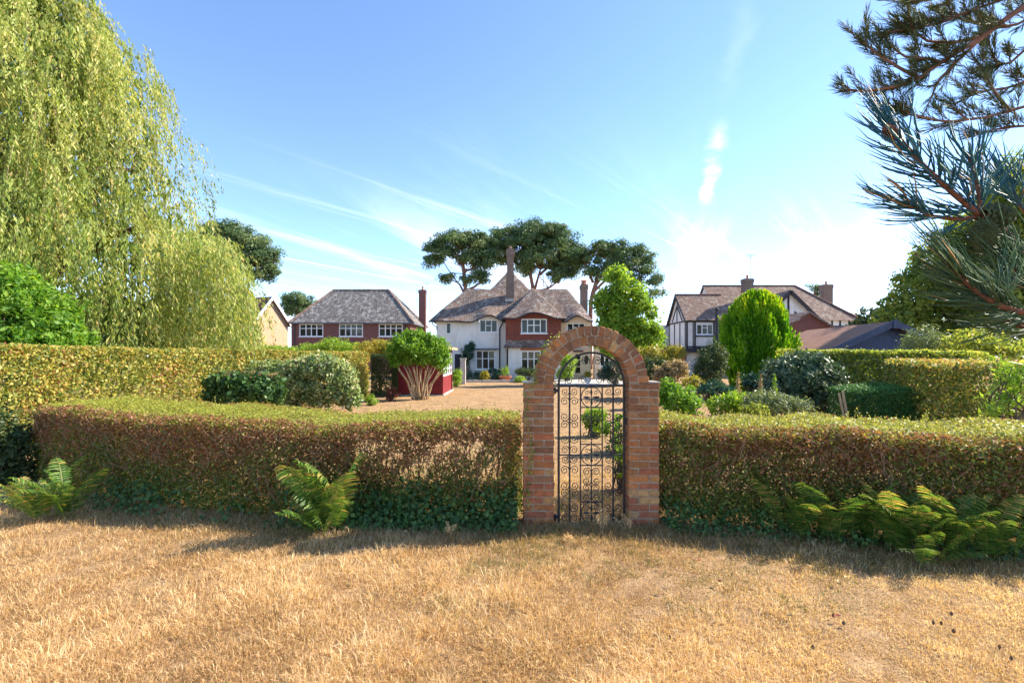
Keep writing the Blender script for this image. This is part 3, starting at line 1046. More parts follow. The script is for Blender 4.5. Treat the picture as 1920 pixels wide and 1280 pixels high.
    # chimneys
    cy0, cy1 = 37.15, 37.85
    c = FPX / cy0
    def XC(px): return (px - 960) / c
    def ZC(py): return EYE - (py - HORY) / c
    mb = MB()
    mb.box(XC(949), XC(964), cy0, cy1, 5.5, ZC(511))
    mb.box(XC(950.5), XC(963), cy0 + 0.04, cy1 - 0.04, ZC(511), ZC(481))
    mb.box(XC(949.5), XC(964.5), cy0 + 0.01, cy1, ZC(481), ZC(478))
    mb.box(XC(948.5), XC(965.5), cy0 - 0.03, cy1 + 0.02, ZC(478), ZC(469))
    mb.box(XC(950), XC(964), cy0, cy1, ZC(469), ZC(466))
    ch = mb.build('chimney', M['brick_chim'], t)
    mb = MB()
    mb.lathe([(0.14, 0), (0.15, 0.05), (0.12, 0.1), (0.11, 0.24), (0.13, 0.26), (0.06, 0.26)], (XC(956.5), 37.5, ZC(466)), 10)
    mb.build('chimney_pot', M['brick_chim'], ch)
    mb = MB()
    mb.box(XC(947.5), XC(963.5), cy0 - 0.10, cy0 - 0.002, 6.03, 6.25)
    mb.build('flashing', M['stone'], ch)
    ch2 = chimney(t, 5.75, 6.30, 39.0, 39.7, 3.0, EYE + (665 - 533) * 39 / FPX, 'brick_chim', pot=False)
    mb = MB()
    xx, zz_ = 6.02, EYE + (665 - 533) * 39 / FPX
    mb.lathe([(0.22, 0), (0.24, 0.1), (0.2, 0.16), (0.2, 0.24), (0.26, 0.3), (0.26, 0.36), (0.1, 0.36)], (xx, 39.35, zz_), 8)
    mb.build('chimney_pot', M['terracotta'], ch2)
    return t


main_house()


# ------------------------------------------------------------------ brick house with hipped grey roof
def brick_house():
    t = thing('brick_house', 'dark red brick house with hipped grey roof and three white windows', 'house', (-15.5, 45, 0))
    y = 45.0
    s = FPX / y
    def X(px): return (px - 960) / s
    def Z(py): return EYE - (py - HORY) / s
    x0, x1 = X(546), X(769)
    ze = Z(605)
    holes = [(X(a), X(a + 45), Z(631), Z(607)) for a in (561, 635.5, 710)]
    mb = MB()
    wall_front(mb, x0, x1, -0.05, ze + 0.1, y, holes)
    mb.quad((x1, y, -0.05), (x1, 52, -0.05), (x1, 52, ze + 0.1), (x1, y, ze + 0.1))
    mb.quad((x0, 52, -0.05), (x0, y, -0.05), (x0, y, ze + 0.1), (x0, 52, ze + 0.1))
    mb.quad((x1, 52, -0.05), (x0, 52, -0.05), (x0, 52, ze + 0.1), (x1, 52, ze + 0.1))
    mb.build('wall', M['brick_red'], t)
    for h in holes:
        window(t, *h, y, [(1.15, [0.32, 0.68]), (1, [0.32, 0.68]), (1, [0.32, 0.68]), (1.15, [0.32, 0.68])], 0.09)
    e0, e1, f0, f1 = x0 - 0.1, x1 + 0.4, y - 0.35, 52.35
    zr = 8.5
    ym = (f0 + f1) / 2
    r0, r1 = (625 - 960) * ym / FPX, (729 - 960) * ym / FPX
    A, B, C, D = (e0, f0, ze), (e1, f0, ze), (e1, f1, ze), (e0, f1, ze)
    R0, R1 = (r0, ym, zr), (r1, ym, zr)
    mb = MB()
    mb.poly([A, B, R1, R0]); mb.poly([B, C, R1]); mb.poly([C, D, R0, R1]); mb.poly([D, A, R0])
    rf = mb.build('roof', M['grey_roof'], t)
    mb = MB()
    for p, q in ((A, B), (B, C), (D, A)):
        p2, q2 = np.array(p) - (0, 0, 0.13), np.array(q) - (0, 0, 0.13)
        mb.quad(p2, q2, q, p)
    mb.quad((e0, f0, ze - 0.13), (e0, y, ze - 0.1), (e1, y, ze - 0.1), (e1, f0, ze - 0.13))
    mb.quad((x1, f0, ze - 0.12), (x1, f1, ze - 0.12), (e1, f1, ze - 0.13), (e1, f0, ze - 0.13))
    mb.build('gutter', M['lead'], rf)
    for p, q in ((A, R0), (B, R1), (C, R1), (R0, R1)):
        n = int(np.linalg.norm(np.array(q) - np.array(p)) / 0.45)
        mb = MB()
        for k in range(n):
            a = np.array(p) + (np.array(q) - np.array(p)) * k / n
            b = np.array(p) + (np.array(q) - np.array(p)) * (k + 0.93) / n
            mb.tube([a + (0, 0, -0.01), b + (0, 0, 0.015)], 0.11, 6)
        mb.build('ridge_tiles', M['tudor_roof'], rf, kind='stuff')
    chimney(t, X(785) * 50 / 45, X(785) * 50 / 45 + 0.72, 50.0, 50.6, 0.0, EYE + (665 - 543) * 50 / FPX, 'brick_red')
    for px in (552.5, 760):
        mb = MB()
        mb.tube([(X(px), y - 0.06, ze - 0.1), (X(px), y - 0.06, 0)], 0.045, 6)
        mb.build('downpipe', M['black_metal'], t)
    zc = EYE + (665 - 543) * 50 / FPX
    antenna((X(781) * 50 / 45, 50.2, zc - 2.0), 2.55, 1.15, 0.1, 'thin grey aerial on left side of tall brick stack')
    antenna((X(799) * 50 / 45, 50.2, zc - 2.0), 2.65, 0.75, 0.9, 'short grey aerial on right side of tall brick stack')


brick_house()


# ------------------------------------------------------------------ peach brick gabled house behind the willow
def peach_house():
    P1, P2 = np.array([(472 - 960) * 48 / FPX, 48.0]), np.array([(540 - 960) * 52.5 / FPX, 52.5])
    t = thing('gabled_house', 'peach brick house with white edged gable beside the weeping willow', 'house', (P1[0], P1[1], 0))
    ze = 5.35
    d = unit(P2 - P1)
    n = np.array([-d[1], d[0]])          # away to the left, along the ridge
    mid = (P1 + P2) / 2
    zr = EYE + (665 - 556) * 50.2 / FPX
    back1, back2, bm = P1 + n * 9, P2 + n * 9, mid + n * 9
    def v(p, z): return (p[0], p[1], z)
    mb = MB()
    mb.poly([v(P1, 0), v(P2, 0), v(P2, ze), v(mid, zr - 0.1), v(P1, ze)])
    mb.quad(v(back1, 0), v(P1, 0), v(P1, ze), v(back1, ze))
    mb.quad(v(P2, 0), v(back2, 0), v(back2, ze), v(P2, ze))
    mb.poly([v(back2, 0), v(back1, 0), v(back1, ze), v(bm, zr - 0.1), v(back2, ze)])
    mb.build('wall', M['brick_peach'], t)
    ov = -n * 0.35
    o1, o2, om = P1 - d * 0.35 + ov, P2 + d * 0.35 + ov, mid + ov
    k1, k2, km = o1 + n * 9.7, o2 + n * 9.7, om + n * 9.7
    dz = 0.35 * (zr - ze) / np.linalg.norm(mid - P1)
    mb = MB()
    mb.quad(v(o1, ze - dz), v(om, zr), v(km, zr), v(k1, ze - dz))
    mb.quad(v(om, zr), v(o2, ze - dz), v(k2, ze - dz), v(km, zr))
    mb.build('roof', M['brown_roof'], t)
    for a, b in ((o1, om), (om, o2)):
        za, zb = (ze - dz, zr) if a is o1 else (zr, ze - dz)
        mb = MB()
        mb.beam(np.array(v(a, za - 0.12)), np.array(v(b, zb - 0.12)), 0.26, 0.07, (-n[0], -n[1], 0))
        mb.build('bargeboard', M['white_paint'], t)
    # windows in the shaded long wall (camera side): frame slabs with panes
    for q in (1.2, 3.4):
        for z0, z1 in ((3.6, 4.8), (0.9, 2.2)):
            c0, c1 = P1 + n * q - d * 0.04, P1 + n * (q + 1.5) - d * 0.04
            mb = MB()
            for (ra, rb, rc, rd) in ((0, 1, 0, 0.06), (0, 1, 0.94, 1), (0, 0.05, 0.06, 0.94), (0.95, 1, 0.06, 0.94), (0.48, 0.52, 0.06, 0.94)):
                a, b = c0 + (c1 - c0) * ra, c0 + (c1 - c0) * rb
                mb.beam(v((a + b) / 2, z0 + (z1 - z0) * rc), v((a + b) / 2, z0 + (z1 - z0) * rd), np.linalg.norm(b - a), 0.08, (-d[0], -d[1], 0))
            f = mb.build('window', M['white_paint'], t)
            for ra, rb in ((0.05, 0.48), (0.52, 0.95)):
                a, b = c0 + (c1 - c0) * ra, c0 + (c1 - c0) * rb
                mb = MB()
                mb.beam(v((a + b) / 2, z0 + 0.07), v((a + b) / 2, z1 - 0.07), np.linalg.norm(b - a), 0.03, (-d[0], -d[1], 0))
                mb.build('pane', M['glass'], f)
    mb = MB()
    pp = P1 - d * 0.08 + n * 0.2
    mb.tube([v(pp, ze - 0.1), v(pp, 0)], 0.06, 6)
    mb.build('downpipe', M['white_paint'], t)


peach_house()


# ------------------------------------------------------------------ half-timbered house on the right
def tudor_house():
    y = 44.0
    s = FPX / y
    def X(px): return (px - 960) / s
    def Z(py): return EYE - (py - HORY) / s
    x0 = 16.3
    t = thing('half_timbered_house', 'black and white half timbered house with brown tiled roofs', 'house', (24, y, 0))
    ze, zr1, zr2 = Z(600), 7.75, 8.85
    ya, yb, ym = y, 48.6, 46.3
    xm0, xm1 = 19.6, 32.0
    # walls
    Hw = (X(1306), X(1337), Z(627.5), Z(607.5))
    mb = MB()
    wall_front(mb, x0, xm1, -0.05, ze + 0.05, ya, [Hw])
    mb.poly([(x0, yb, -0.05), (x0, ya, -0.05), (x0, ya, ze), (x0, ym, zr1 - 0.12), (x0, yb, ze)])
    mb.poly([(xm0, 51.4, ze), (xm0, ya, ze), (xm0, 47.8, zr2 - 0.1)])
    mb.quad((xm1, ya, -0.05), (xm1, 51.6, -0.05), (xm1, 51.6, ze), (xm1, ya, ze))
    mb.quad((xm1, 51.6, -0.05), (x0, 51.6, -0.05), (x0, 51.6, ze), (xm1, 51.6, ze))
    mb.build('wall', M['white_render'], t)
    window(t, *Hw, ya, [(1, [1]), (1, [0.3, 0.7]), (1, [1])], 0.08)
    # roofs
    o = 0.4
    mb = MB()
    mb.quad((x0 - 0.25, ya - o, ze - 0.05), (xm0 + 2.5, ya - o, ze - 0.05), (xm0 + 2.5, ym, zr1), (x0 - 0.25, ym, zr1))
    mb.quad((x0 - 0.25, ym, zr1), (xm0 + 2.5, ym, zr1), (xm0 + 2.5, yb + o, ze - 0.3), (x0 - 0.25, yb + o, ze - 0.3))
    mb.build('roof', M['tudor_roof'], t)
    rr = 28.8
    yr = 47.8
    mb = MB()
    mb.poly([(xm0 - 0.2, ya - o, ze - 0.045), (xm1 + 0.5, ya - o, ze - 0.045), (rr, yr, zr2), (xm0 - 0.2, yr, zr2)])
    mb.poly([(xm1 + 0.5, ya - o, ze - 0.045), (xm1 + 0.5, 52, ze - 0.045), (rr, yr, zr2)])
    mb.poly([(xm1 + 0.5, 52, ze - 0.045), (xm0 - 0.2, 52, ze - 0.045), (xm0 - 0.2, yr, zr2), (rr, yr, zr2)])
    mb.build('roof', M['tudor_roof'], t)
    for p, q in (((xm0 - 0.2, yr, zr2), (rr, yr, zr2)), ((x0 - 0.25, ym, zr1), (xm0 + 1.0, ym, zr1)), ((rr, yr, zr2), (xm1 + 0.5, ya - o, ze))):
        mb = MB()
        mb.tube([np.array(p) + (0, 0, 0.0), np.array(q) + (0, 0, 0.0)], 0.10, 6)
        mb.build('ridge', M['brown_roof'], t)
    # verge boards of the left gable
    for q in ((ya - o, ze - 0.15), (yb + o, ze - 0.4)):
        mb = MB()
        mb.beam((x0 - 0.22, q[0], q[1]), (x0 - 0.22, ym, zr1 - 0.1), 0.24, 0.06, (1, 0, 0))
        mb.build('bargeboard', M['timber_dark'], t)
    xg = x0 - 0.03
    for p, q in (((xg, ya + 0.05, ze - 0.1), (xg, yb - 0.05, ze - 0.1)), ((xg, ym, ze), (xg, ym, zr1 - 0.3)), ((xg, ya + 0.9, ze), (xg, ym - 0.1, ze + 1.5)), ((xg, yb - 0.9, ze), (xg, ym + 0.1, ze + 1.5)),
                 ((xg, ya + 1.5, 2.6), (xg, ya + 1.5, ze - 0.2)), ((xg, ya + 3.0, 2.6), (xg, ya + 3.0, ze - 0.2)), ((xg, ya + 0.08, 0), (xg, ya + 0.08, ze - 0.1)), ((xg, yb - 0.08, 0), (xg, yb - 0.08, ze - 0.1))):
        timber(t, p, q, 0.14, 0.05, (1, 0, 0))
    yf = ya - 0.02
    for px in (1288, 1299.5, 1303, 1338.5, 1349, 1400, 1430, 1560, 1575, 1592):
        timber(t, (X(px), yf, 2.2), (X(px), yf, ze - 0.05), 0.15 if px != 1299.5 else 0.08, 0.05)
    for a, b, py in ((1288, 1350, 650), (1303, 1340, 630), (1288, 1440, 602.5), (1540, 1598, 612)):
        timber(t, (X(a), yf - 0.012, Z(py)), (X(b), yf - 0.012, Z(py)), 0.15, 0.05)
    # front gable
    yg = 42.4
    sg = FPX / yg
    xa = (1478 - 960) / sg
    za = EYE + (665 - 545) / sg
    hwid, zb = 3.05, za - 3.0
    mb = MB()
    mb.poly([(xa - hwid, yg, 0), (xa + hwid, yg, 0), (xa + hwid, yg, zb), (xa, yg, za - 0.12), (xa - hwid, yg, zb)])
    mb.quad((xa - hwid, ya, 0), (xa - hwid, yg, 0), (xa - hwid, yg, zb), (xa - hwid, ya, zb))
    mb.quad((xa + hwid, yg, 0), (xa + hwid, ya, 0), (xa + hwid, ya, zb), (xa + hwid, yg, zb))
    mb.build('gable_wall', M['white_render'], t)
    mb = MB()
    e = hwid + 0.4
    zz = za - 3.0 * e / hwid
    mb.quad((xa - e, yg - 0.4, zz), (xa, yg - 0.4, za), (xa, 47.2, za), (xa - e, 47.2, zz))
    mb.quad((xa, yg - 0.4, za), (xa + e, yg - 0.4, zz), (xa + e, 47.2, zz), (xa, 47.2, za))
    mb.build('gable_roof', M['tudor_roof'], t)
    for sgn in (-1, 1):
        mb = MB()
        mb.beam((xa + sgn * e, yg - 0.42, zz - 0.14), (xa, yg - 0.42, za - 0.12), 0.30, 0.06)
        mb.build('bargeboard', M['timber_dark'], t)
        timber(t, (xa + sgn * 1.5, yg - 0.03, zb + 0.2), (xa + sgn * 0.55, yg - 0.03, zb + 1.1), 0.15, 0.05)
    timber(t, (xa, yg - 0.03, zb - 0.5), (xa, yg - 0.03, za - 0.4), 0.16, 0.05)
    timber(t, (xa - hwid, yg - 0.035, zb + 0.1), (xa + hwid, yg - 0.035, zb + 0.1), 0.17, 0.05)
    c1 = chimney(t, (1396 - 960) * 45 / FPX, (1413 - 960) * 45 / FPX, 45.0, 45.7, 6.0, EYE + (665 - 522) * 45 / FPX, 'brick_chim')
    chimney(t, (1545 - 960) * 50 / FPX, (1562 - 960) * 50 / FPX, 50.0, 50.8, 5.0, EYE + (665 - 533) * 50 / FPX, 'brick_chim')
    antenna(((1408 - 960) * 45.3 / FPX, 45.4, EYE + (665 - 522) * 45.4 / FPX - 0.3), 2.5, 0.95, 0.15, 'tall mast aerial on brown stack of half timbered house')
    mb = MB()
    fx = (1344 - 960) * 42 / FPX
    mb.tube([(fx, 42.0, 0), (fx, 42.0, EYE + (665 - 583) * 42 / FPX)], 0.14, 10)
    mb.lathe([(0.2, 0), (0.2, 0.2), (0.1, 0.28)], (fx, 42.0, EYE + (665 - 583) * 42 / FPX), 10)
    mb.build('flue_pipe', M['black_metal'], t)
    # lean-to on the left
    mb = MB()
    mb.box(x0 - 2.1, x0 - 0.1, 43.6, 46, 0, 2.3)
    mb.build('lean_to', M['brick_red'], t)
    mb = MB()
    mb.quad((x0 - 2.4, 43.2, 2.25), (x0 + 3.2, 43.2, 2.25), (x0 + 3.2, 44.0, 2.55), (x0 - 2.4, 46, 2.75))
    mb.box(x0 - 2.4, x0 + 3.2, 43.18, 43.22, 2.05, 2.26)
    mb.build('lean_to_roof', M['timber_dark'], t)
    # brick garage in front of it
    yg2 = 37.0
    k = yg2 / FPX
    xa2, za2 = (1514 - 960) * k, EYE + (665 - 584) * k
    g = thing('brick_garage', 'small red brick garage with scalloped gable before the half timbered house', 'garage', (xa2, yg2, 0))
    hw2, zb2 = 2.15, za2 - 1.35
    mb = MB()
    mb.poly([(xa2 - hw2, yg2, 0), (xa2 + hw2, yg2, 0), (xa2 + hw2, yg2, zb2), (xa2, yg2, za2 - 0.08), (xa2 - hw2, yg2, zb2)])
    mb.quad((xa2 - hw2, 41.9, 0), (xa2 - hw2, yg2, 0), (xa2 - hw2, yg2, zb2), (xa2 - hw2, 41.9, zb2))
    mb.quad((xa2 + hw2, yg2, 0), (xa2 + hw2, 41.9, 0), (xa2 + hw2, 41.9, zb2), (xa2 + hw2, yg2, zb2))
    mb.build('wall', M['brick_red'], g)
    e2 = hw2 + 0.3
    zz2 = za2 - 1.35 * e2 / hw2
    mb = MB()
    mb.quad((xa2 - e2, yg2 - 0.3, zz2), (xa2, yg2 - 0.3, za2), (xa2, 42, za2), (xa2 - e2, 42, zz2))
    mb.quad((xa2, yg2 - 0.3, za2), (xa2 + e2, yg2 - 0.3, zz2), (xa2 + e2, 42, zz2), (xa2, 42, za2))
    mb.build('roof', M['tudor_roof'], g)
    for sgn in (-1, 1):
        mb = MB()
        n = 10
        for q in range(n):
            a = np.array([xa2 + sgn * e2 * (1 - q / n), yg2 - 0.32, zz2 + (za2 - zz2) * q / n])
            b = np.array([xa2 + sgn * e2 * (1 - (q + 1) / n), yg2 - 0.32, zz2 + (za2 - zz2) * (q + 1) / n])
            m_ = (a + b) / 2
            mb.poly([a, b, b - (0, 0, 0.13), m_ - (0, 0, 0.22), a - (0, 0, 0.13)])
        mb.build('bargeboard', M['tudor_roof'], g)
    # far house roof to the right
    f = thing('far_house', 'distant brown roofed house behind the half timbered one', 'house', (34, 56, 0))
    mb = MB()
    k = 56 / FPX
    a, b, zt, zb3 = (1560 - 960) * k, (1640 - 960) * k, EYE + (665 - 573) * k, EYE + (665 - 600) * k
    mb.poly([(a, 56, zb3), (b, 56, zb3), (b - 2.0, 59.5, zt), (a, 59.5, zt)])
    mb.poly([(b, 56, zb3), (b, 63, zb3), (b - 2.0, 59.5, zt)])
    mb.poly([(b, 63, zb3), (a, 63, zb3), (a, 59.5, zt), (b - 2.0, 59.5, zt)])
    mb.build('roof', M['tudor_roof'], f)
    mb = MB()
    mb.box(a + 0.2, b - 0.3, 56.3, 62.7, 0, zb3)
    mb.build('wall', M['brick_red'], f)


tudor_house()


# ------------------------------------------------------------------ navy shed
def navy_shed():
    y0, y1 = 18.0, 23.8
    k = y0 / FPX
    xa, za = (1664 - 960) * k, EYE + (665 - 603) * k
    hw, rise = 2.42, 1.08
    t = thing('timber_shed', 'navy painted timber shed with low brown felt roof behind the hedge', 'shed', (xa, y0, 0))
    ze = za - rise
    e = hw
    sl = (xa + 0.6)
    mb = MB()
    xb = xa + 0.55
    for sgn in (-1, 1):
        A, B = (xa + sgn * e, y0 - 0.32, ze), (xa, y0 - 0.32, za)
        C, D = (xb, y1, za - 0.02), (xb + sgn * e, y1, ze)
        if sgn > 0:
            A, B, C, D = B, A, D, C
        mb.quad(A, B, C, D)
    r = mb.build('roof', M['felt'], t)
    mb = MB()
    mb.beam((xa - e, y0 - 0.2, ze - 0.05), (xb - e, y1, ze - 0.05), 0.06, 0.14, (0, 0, 1))
    mb.build('eaves_board', M['stake'], t)
    for sgn in (-1, 1):
        mb = MB()
        mb.beam((xa + sgn * (e + 0.02), y0 - 0.35, ze - 0.10), (xa, y0 - 0.35, za - 0.08), 0.24, 0.04)
        mb.build('bargeboard', M['shed_blue'], t)
    mb = MB()
    mb.box(xa - 0.09, xa + 0.09, y0 - 0.40, y0 - 0.375, za - 0.28, za + 0.05)
    mb.build('finial', M['shed_blue'], t)
    z = 0.0
    wall_hw = hw - 0.3
    while z < za - 0.25:
        z1 = z + 0.145
        zl = za - 0.2 - rise / hw * 0.0
        def half(zq): return min(wall_hw, max(0.0, (za - 0.13 - zq) * hw / rise))
        h0, h1 = half(z), half(z1)
        if h0 < 0.05:
            break
        mb = MB()
        mb.add([(xa - h0, y0 - 0.022, z), (xa + h0, y0 - 0.022, z), (xa + h1, y0 - 0.002, z1), (xa - h1, y0 - 0.002, z1), (xa - h0, y0 + 0.02, z), (xa + h0, y0 + 0.02, z)],
               [(0, 1, 2, 3), (4, 5, 1, 0)])
        mb.build('board', M['shed_blue'], t)
        z = z1
    mb = MB()
    mb.quad((xa - wall_hw, y1, 0), (xa - wall_hw, y0, 0), (xa - wall_hw, y0, ze), (xb - wall_hw, y1, ze))
    mb.quad((xa + wall_hw, y0, 0), (xb + wall_hw, y1, 0), (xb + wall_hw, y1, ze), (xa + wall_hw, y0, ze))
    mb.build('side_wall', M['shed_blue'], t)


navy_shed()


# ------------------------------------------------------------------ red summerhouse
def summerhouse():
    y0, y1 = 21.0, 24.2
    x1 = (829 - 960) * y0 / FPX
    x0 = (736 - 960) * y0 / FPX
    t = thing('summerhouse', 'dark red timber summerhouse with glazed side behind the bare stemmed shrub', 'summerhouse', ((x0 + x1) / 2, y0, 0))
    zt = 2.12
    n = 14
    for k in range(n):                          # front boards
        mb = MB()
        z = 0.08 + k * (zt - 0.08) / n
        mb.add([(x0, y0 - 0.018, z), (x1, y0 - 0.018, z), (x1, y0, z + (zt - 0.08) / n), (x0, y0, z + (zt - 0.08) / n), (x0, y0 + 0.02, z), (x1, y0 + 0.02, z)], [(0, 1, 2, 3), (4, 5, 1, 0)])
        mb.build('board', M['shed_red'], t)
    for q in ((x1 - 0.05, x1 + 0.045, y0 - 0.04, y0 + 0.05), (x1 - 0.05, x1 + 0.045, y1 - 0.1, y1), (x0 - 0.04, x0 + 0.05, y0 - 0.04, y0 + 0.05)):
        mb = MB()
        mb.box(*q, 0.02, zt)
        mb.build('corner_post', M['shed_red'], t)
    # glazed side facing right
    mb = MB()
    mb.quad((x1, y0, 0.05), (x1, y1, 0.05), (x1, y1, 0.85), (x1, y0, 0.85))
    mb.quad((x0, y1, 0.05), (x0, y0, 0.05), (x0, y0, zt), (x0, y1, zt))
    mb.quad((x1, y1, 0.05), (x0, y1, 0.05), (x0, y1, zt), (x1, y1, zt))
    mb.quad((x1, y0, 1.95), (x1, y1, 1.95), (x1, y1, zt), (x1, y0, zt))
    mb.build('side_wall', M['shed_red'], t)
    for k in range(4):
        a = y0 + 0.08 + k * (y1 - y0 - 0.2) / 4
        b = a + (y1 - y0 - 0.2) / 4
        mb = MB()
        mb.box(x1 - 0.02, x1 + 0.035, a, a + 0.07, 0.85, 1.95)
        mb.box(x1 - 0.02, x1 + 0.035, b - 0.07, b, 0.85, 1.95)
        mb.box(x1 - 0.02, x1 + 0.033, a + 0.07, b - 0.07, 0.85, 0.93)
        mb.box(x1 - 0.02, x1 + 0.033, a + 0.07, b - 0.07, 1.15, 1.21)
        mb.box(x1 - 0.02, x1 + 0.033, a + 0.07, b - 0.07, 1.87, 1.95)
        f = mb.build('window', M['white_paint'], t)
        for z0, z1 in ((0.93, 1.15), (1.21, 1.87)):
            mb = MB()
            mb.box(x1 - 0.006, x1 + 0.004, a + 0.07, b - 0.07, z0, z1)
            mb.build('pane', M['glass'], f)
    mb = MB()
    mb.add([(x0 - 0.2, y0 - 0.25, zt + 0.05), (x1 + 0.28, y0 - 0.25, zt + 0.05), (x1 + 0.28, y1 + 0.2, zt + 0.05), (x0 - 0.2, y1 + 0.2, zt + 0.05), ((x0 + x1) / 2, y0 + 0.9, zt + 0.38), ((x0 + x1) / 2, y1 - 0.9, zt + 0.38)],
           [(0, 1, 4), (1, 2, 5, 4), (2, 3, 5), (3, 0, 4, 5), (0, 3, 2, 1)])
    mb.build('roof', M['felt'], t)
    mb = MB()
    mb.box(x0 - 0.2, x1 + 0.28, y0 - 0.27, y0 - 0.25, zt - 0.05, zt + 0.07)
    mb.box(x1 + 0.28, x1 + 0.30, y0 - 0.27, y1 + 0.2, zt - 0.05, zt + 0.07)
    mb.build('fascia', M['stake'], t)
    mb = MB()
    mb.box(x0 - 0.06, x1 + 0.10, y0 - 0.08, y1 + 0.1, -0.02, 0.05)
    mb.build('plinth', M['stone'], t)


summerhouse()


# ------------------------------------------------------------------ brick archway
def brick_mesh(name, lx, ly, lz):
    bm = bmesh.new()
    bmesh.ops.create_cube(bm, size=1.0)
    for v in bm.verts:
        v.co = Vector((v.co.x * lx, v.co.y * ly, v.co.z * lz))
    bmesh.ops.bevel(bm, geom=list(bm.edges), offset=0.008, segments=1, profile=0.5, affect='EDGES')
    for v in bm.verts:
        v.co += Vector((random.gauss(0, 0.0028), random.gauss(0, 0.0022), random.gauss(0, 0.0026)))
    me = bpy.data.meshes.new(name)
    bm.to_mesh(me)
    bm.free()
    me.materials.append(M['gate_brick'])
    return me


def archway():
    yf, dep = 5.03, 0.225
    base = (0.852, yf, 0.0)
    t = thing('brick_archway', 'round arched red brick gateway between the two clipped hedges', 'archway', base)
    B = np.array(base)
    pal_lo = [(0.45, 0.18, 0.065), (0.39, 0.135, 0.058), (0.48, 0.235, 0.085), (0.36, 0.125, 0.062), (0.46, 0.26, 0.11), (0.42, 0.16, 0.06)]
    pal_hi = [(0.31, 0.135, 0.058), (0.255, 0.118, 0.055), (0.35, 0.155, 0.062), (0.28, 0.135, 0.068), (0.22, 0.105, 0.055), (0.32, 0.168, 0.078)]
    ch = 0.0765
    mst = [brick_mesh('stretcher', 0.216, 0.106, 0.066) for _ in range(5)]
    mhd = [brick_mesh('header', 0.104, 0.220, 0.066) for _ in range(5)]

    def put(me, loc, par, rot=(0, 0, 0), hi=0.5, name='brick'):
        o = bpy.data.objects.new(name, me)
        COL.objects.link(o)
        o.parent = par
        o.location = Vector(np.array(loc) - B)
        o.rotation_euler = rot
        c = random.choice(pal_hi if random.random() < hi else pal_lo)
        j = random.uniform(0.85, 1.15)
        o.color = (c[0] * j, c[1] * j, c[2] * j, 1)
        return o
    for xa in (0.122, 1.254):
        mb = MB()
        mb.box(xa + 0.008, xa + 0.320, yf + 0.008, yf + dep - 0.008, -0.02, 20 * ch - 0.004)
        pier = mb.build('pier', M['mortar'], t)
        for k in range(20):
            z = (k + 0.5) * ch
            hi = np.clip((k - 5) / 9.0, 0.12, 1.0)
            flip = (k % 2 == 0) ^ (xa > 1)
            xh = xa + 0.052 if flip else xa + 0.276
            xs_ = xa + 0.220 if flip else xa + 0.108
            jit = lambda: random.gauss(0, 0.0016)
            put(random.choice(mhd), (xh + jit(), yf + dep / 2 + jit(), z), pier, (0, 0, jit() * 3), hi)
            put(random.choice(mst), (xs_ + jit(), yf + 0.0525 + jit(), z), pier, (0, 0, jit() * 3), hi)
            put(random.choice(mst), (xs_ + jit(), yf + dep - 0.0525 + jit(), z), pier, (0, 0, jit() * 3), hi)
        # weathered mortar flaunching on the shoulder
        xo0, xo1 = (xa - 0.006, xa + 0.120) if xa < 1 else (xa + 0.208, xa + 0.334)
        zt = 20 * ch
        hi_in = [(xo0, 0.010), (xo1, 0.016)] if xa < 1 else [(xo0, 0.016), (xo1, 0.010)]
        mb = MB()
        ya, yb = yf - 0.006, yf + dep + 0.006
        mb.add([(xo0, ya, zt), (xo1, ya, zt), (xo1, yb, zt), (xo0, yb, zt), (xo0, ya, zt + hi_in[0][1]), (xo1, ya, zt + hi_in[1][1]), (xo1, yb, zt + hi_in[1][1]), (xo0, yb, zt + hi_in[0][1])],
               [(0, 3, 2, 1), (4, 5, 6, 7), (0, 1, 5, 4), (1, 2, 6, 5), (2, 3, 7, 6), (3, 0, 4, 7)])
        mb.build('shoulder_cap', M['cap_mortar'], t)
    # arch: mortar ring and two rings of bricks on edge
    zc, xc = 20 * ch, 0.852
    r0, r1, r2 = 0.402, 0.507, 0.612
    mb = MB()
    n = 40
    for i in range(n):
        a0, a1 = math.pi * i / n, math.pi * (i + 1) / n
        q = []
        for r in (r0 + 0.008, r2 - 0.008):
            for y in (yf + 0.008, yf + dep - 0.008):
                for a in (a0, a1):
                    q.append((xc + r * math.cos(a), y, zc + r * math.sin(a)))
        mb.add(q, [(0, 1, 5, 4), (3, 2, 6, 7), (1, 0, 2, 3), (4, 5, 7, 6)])
    ring = mb.build('arch_ring', M['mortar'], t)

    def wedge(name, ra, rb, da):
        vs_ = []
        for r in (ra, rb):
            for y in (-dep / 2, dep / 2):
                for sg in (-1, 1):
                    vs_.append((sg * math.sin(da) * r, y, math.cos(da) * r))
        bm = bmesh.new()
        bv = [bm.verts.new(p) for p in vs_]
        for f in ((0, 1, 5, 4), (3, 2, 6, 7), (2, 0, 4, 6), (1, 3, 7, 5), (4, 5, 7, 6), (1, 0, 2, 3)):
            bm.faces.new([bv[i] for i in f])
        bm.normal_update()
        bmesh.ops.bevel(bm, geom=list(bm.edges), offset=0.0065, segments=1, profile=0.5, affect='EDGES')
        for v in bm.verts:
            v.co += Vector((random.gauss(0, 0.0032), random.gauss(0, 0.0028), random.gauss(0, 0.0045)))
        me = bpy.data.meshes.new(name)
        bm.to_mesh(me)
        bm.free()
        me.materials.append(M['gate_brick'])
        return me
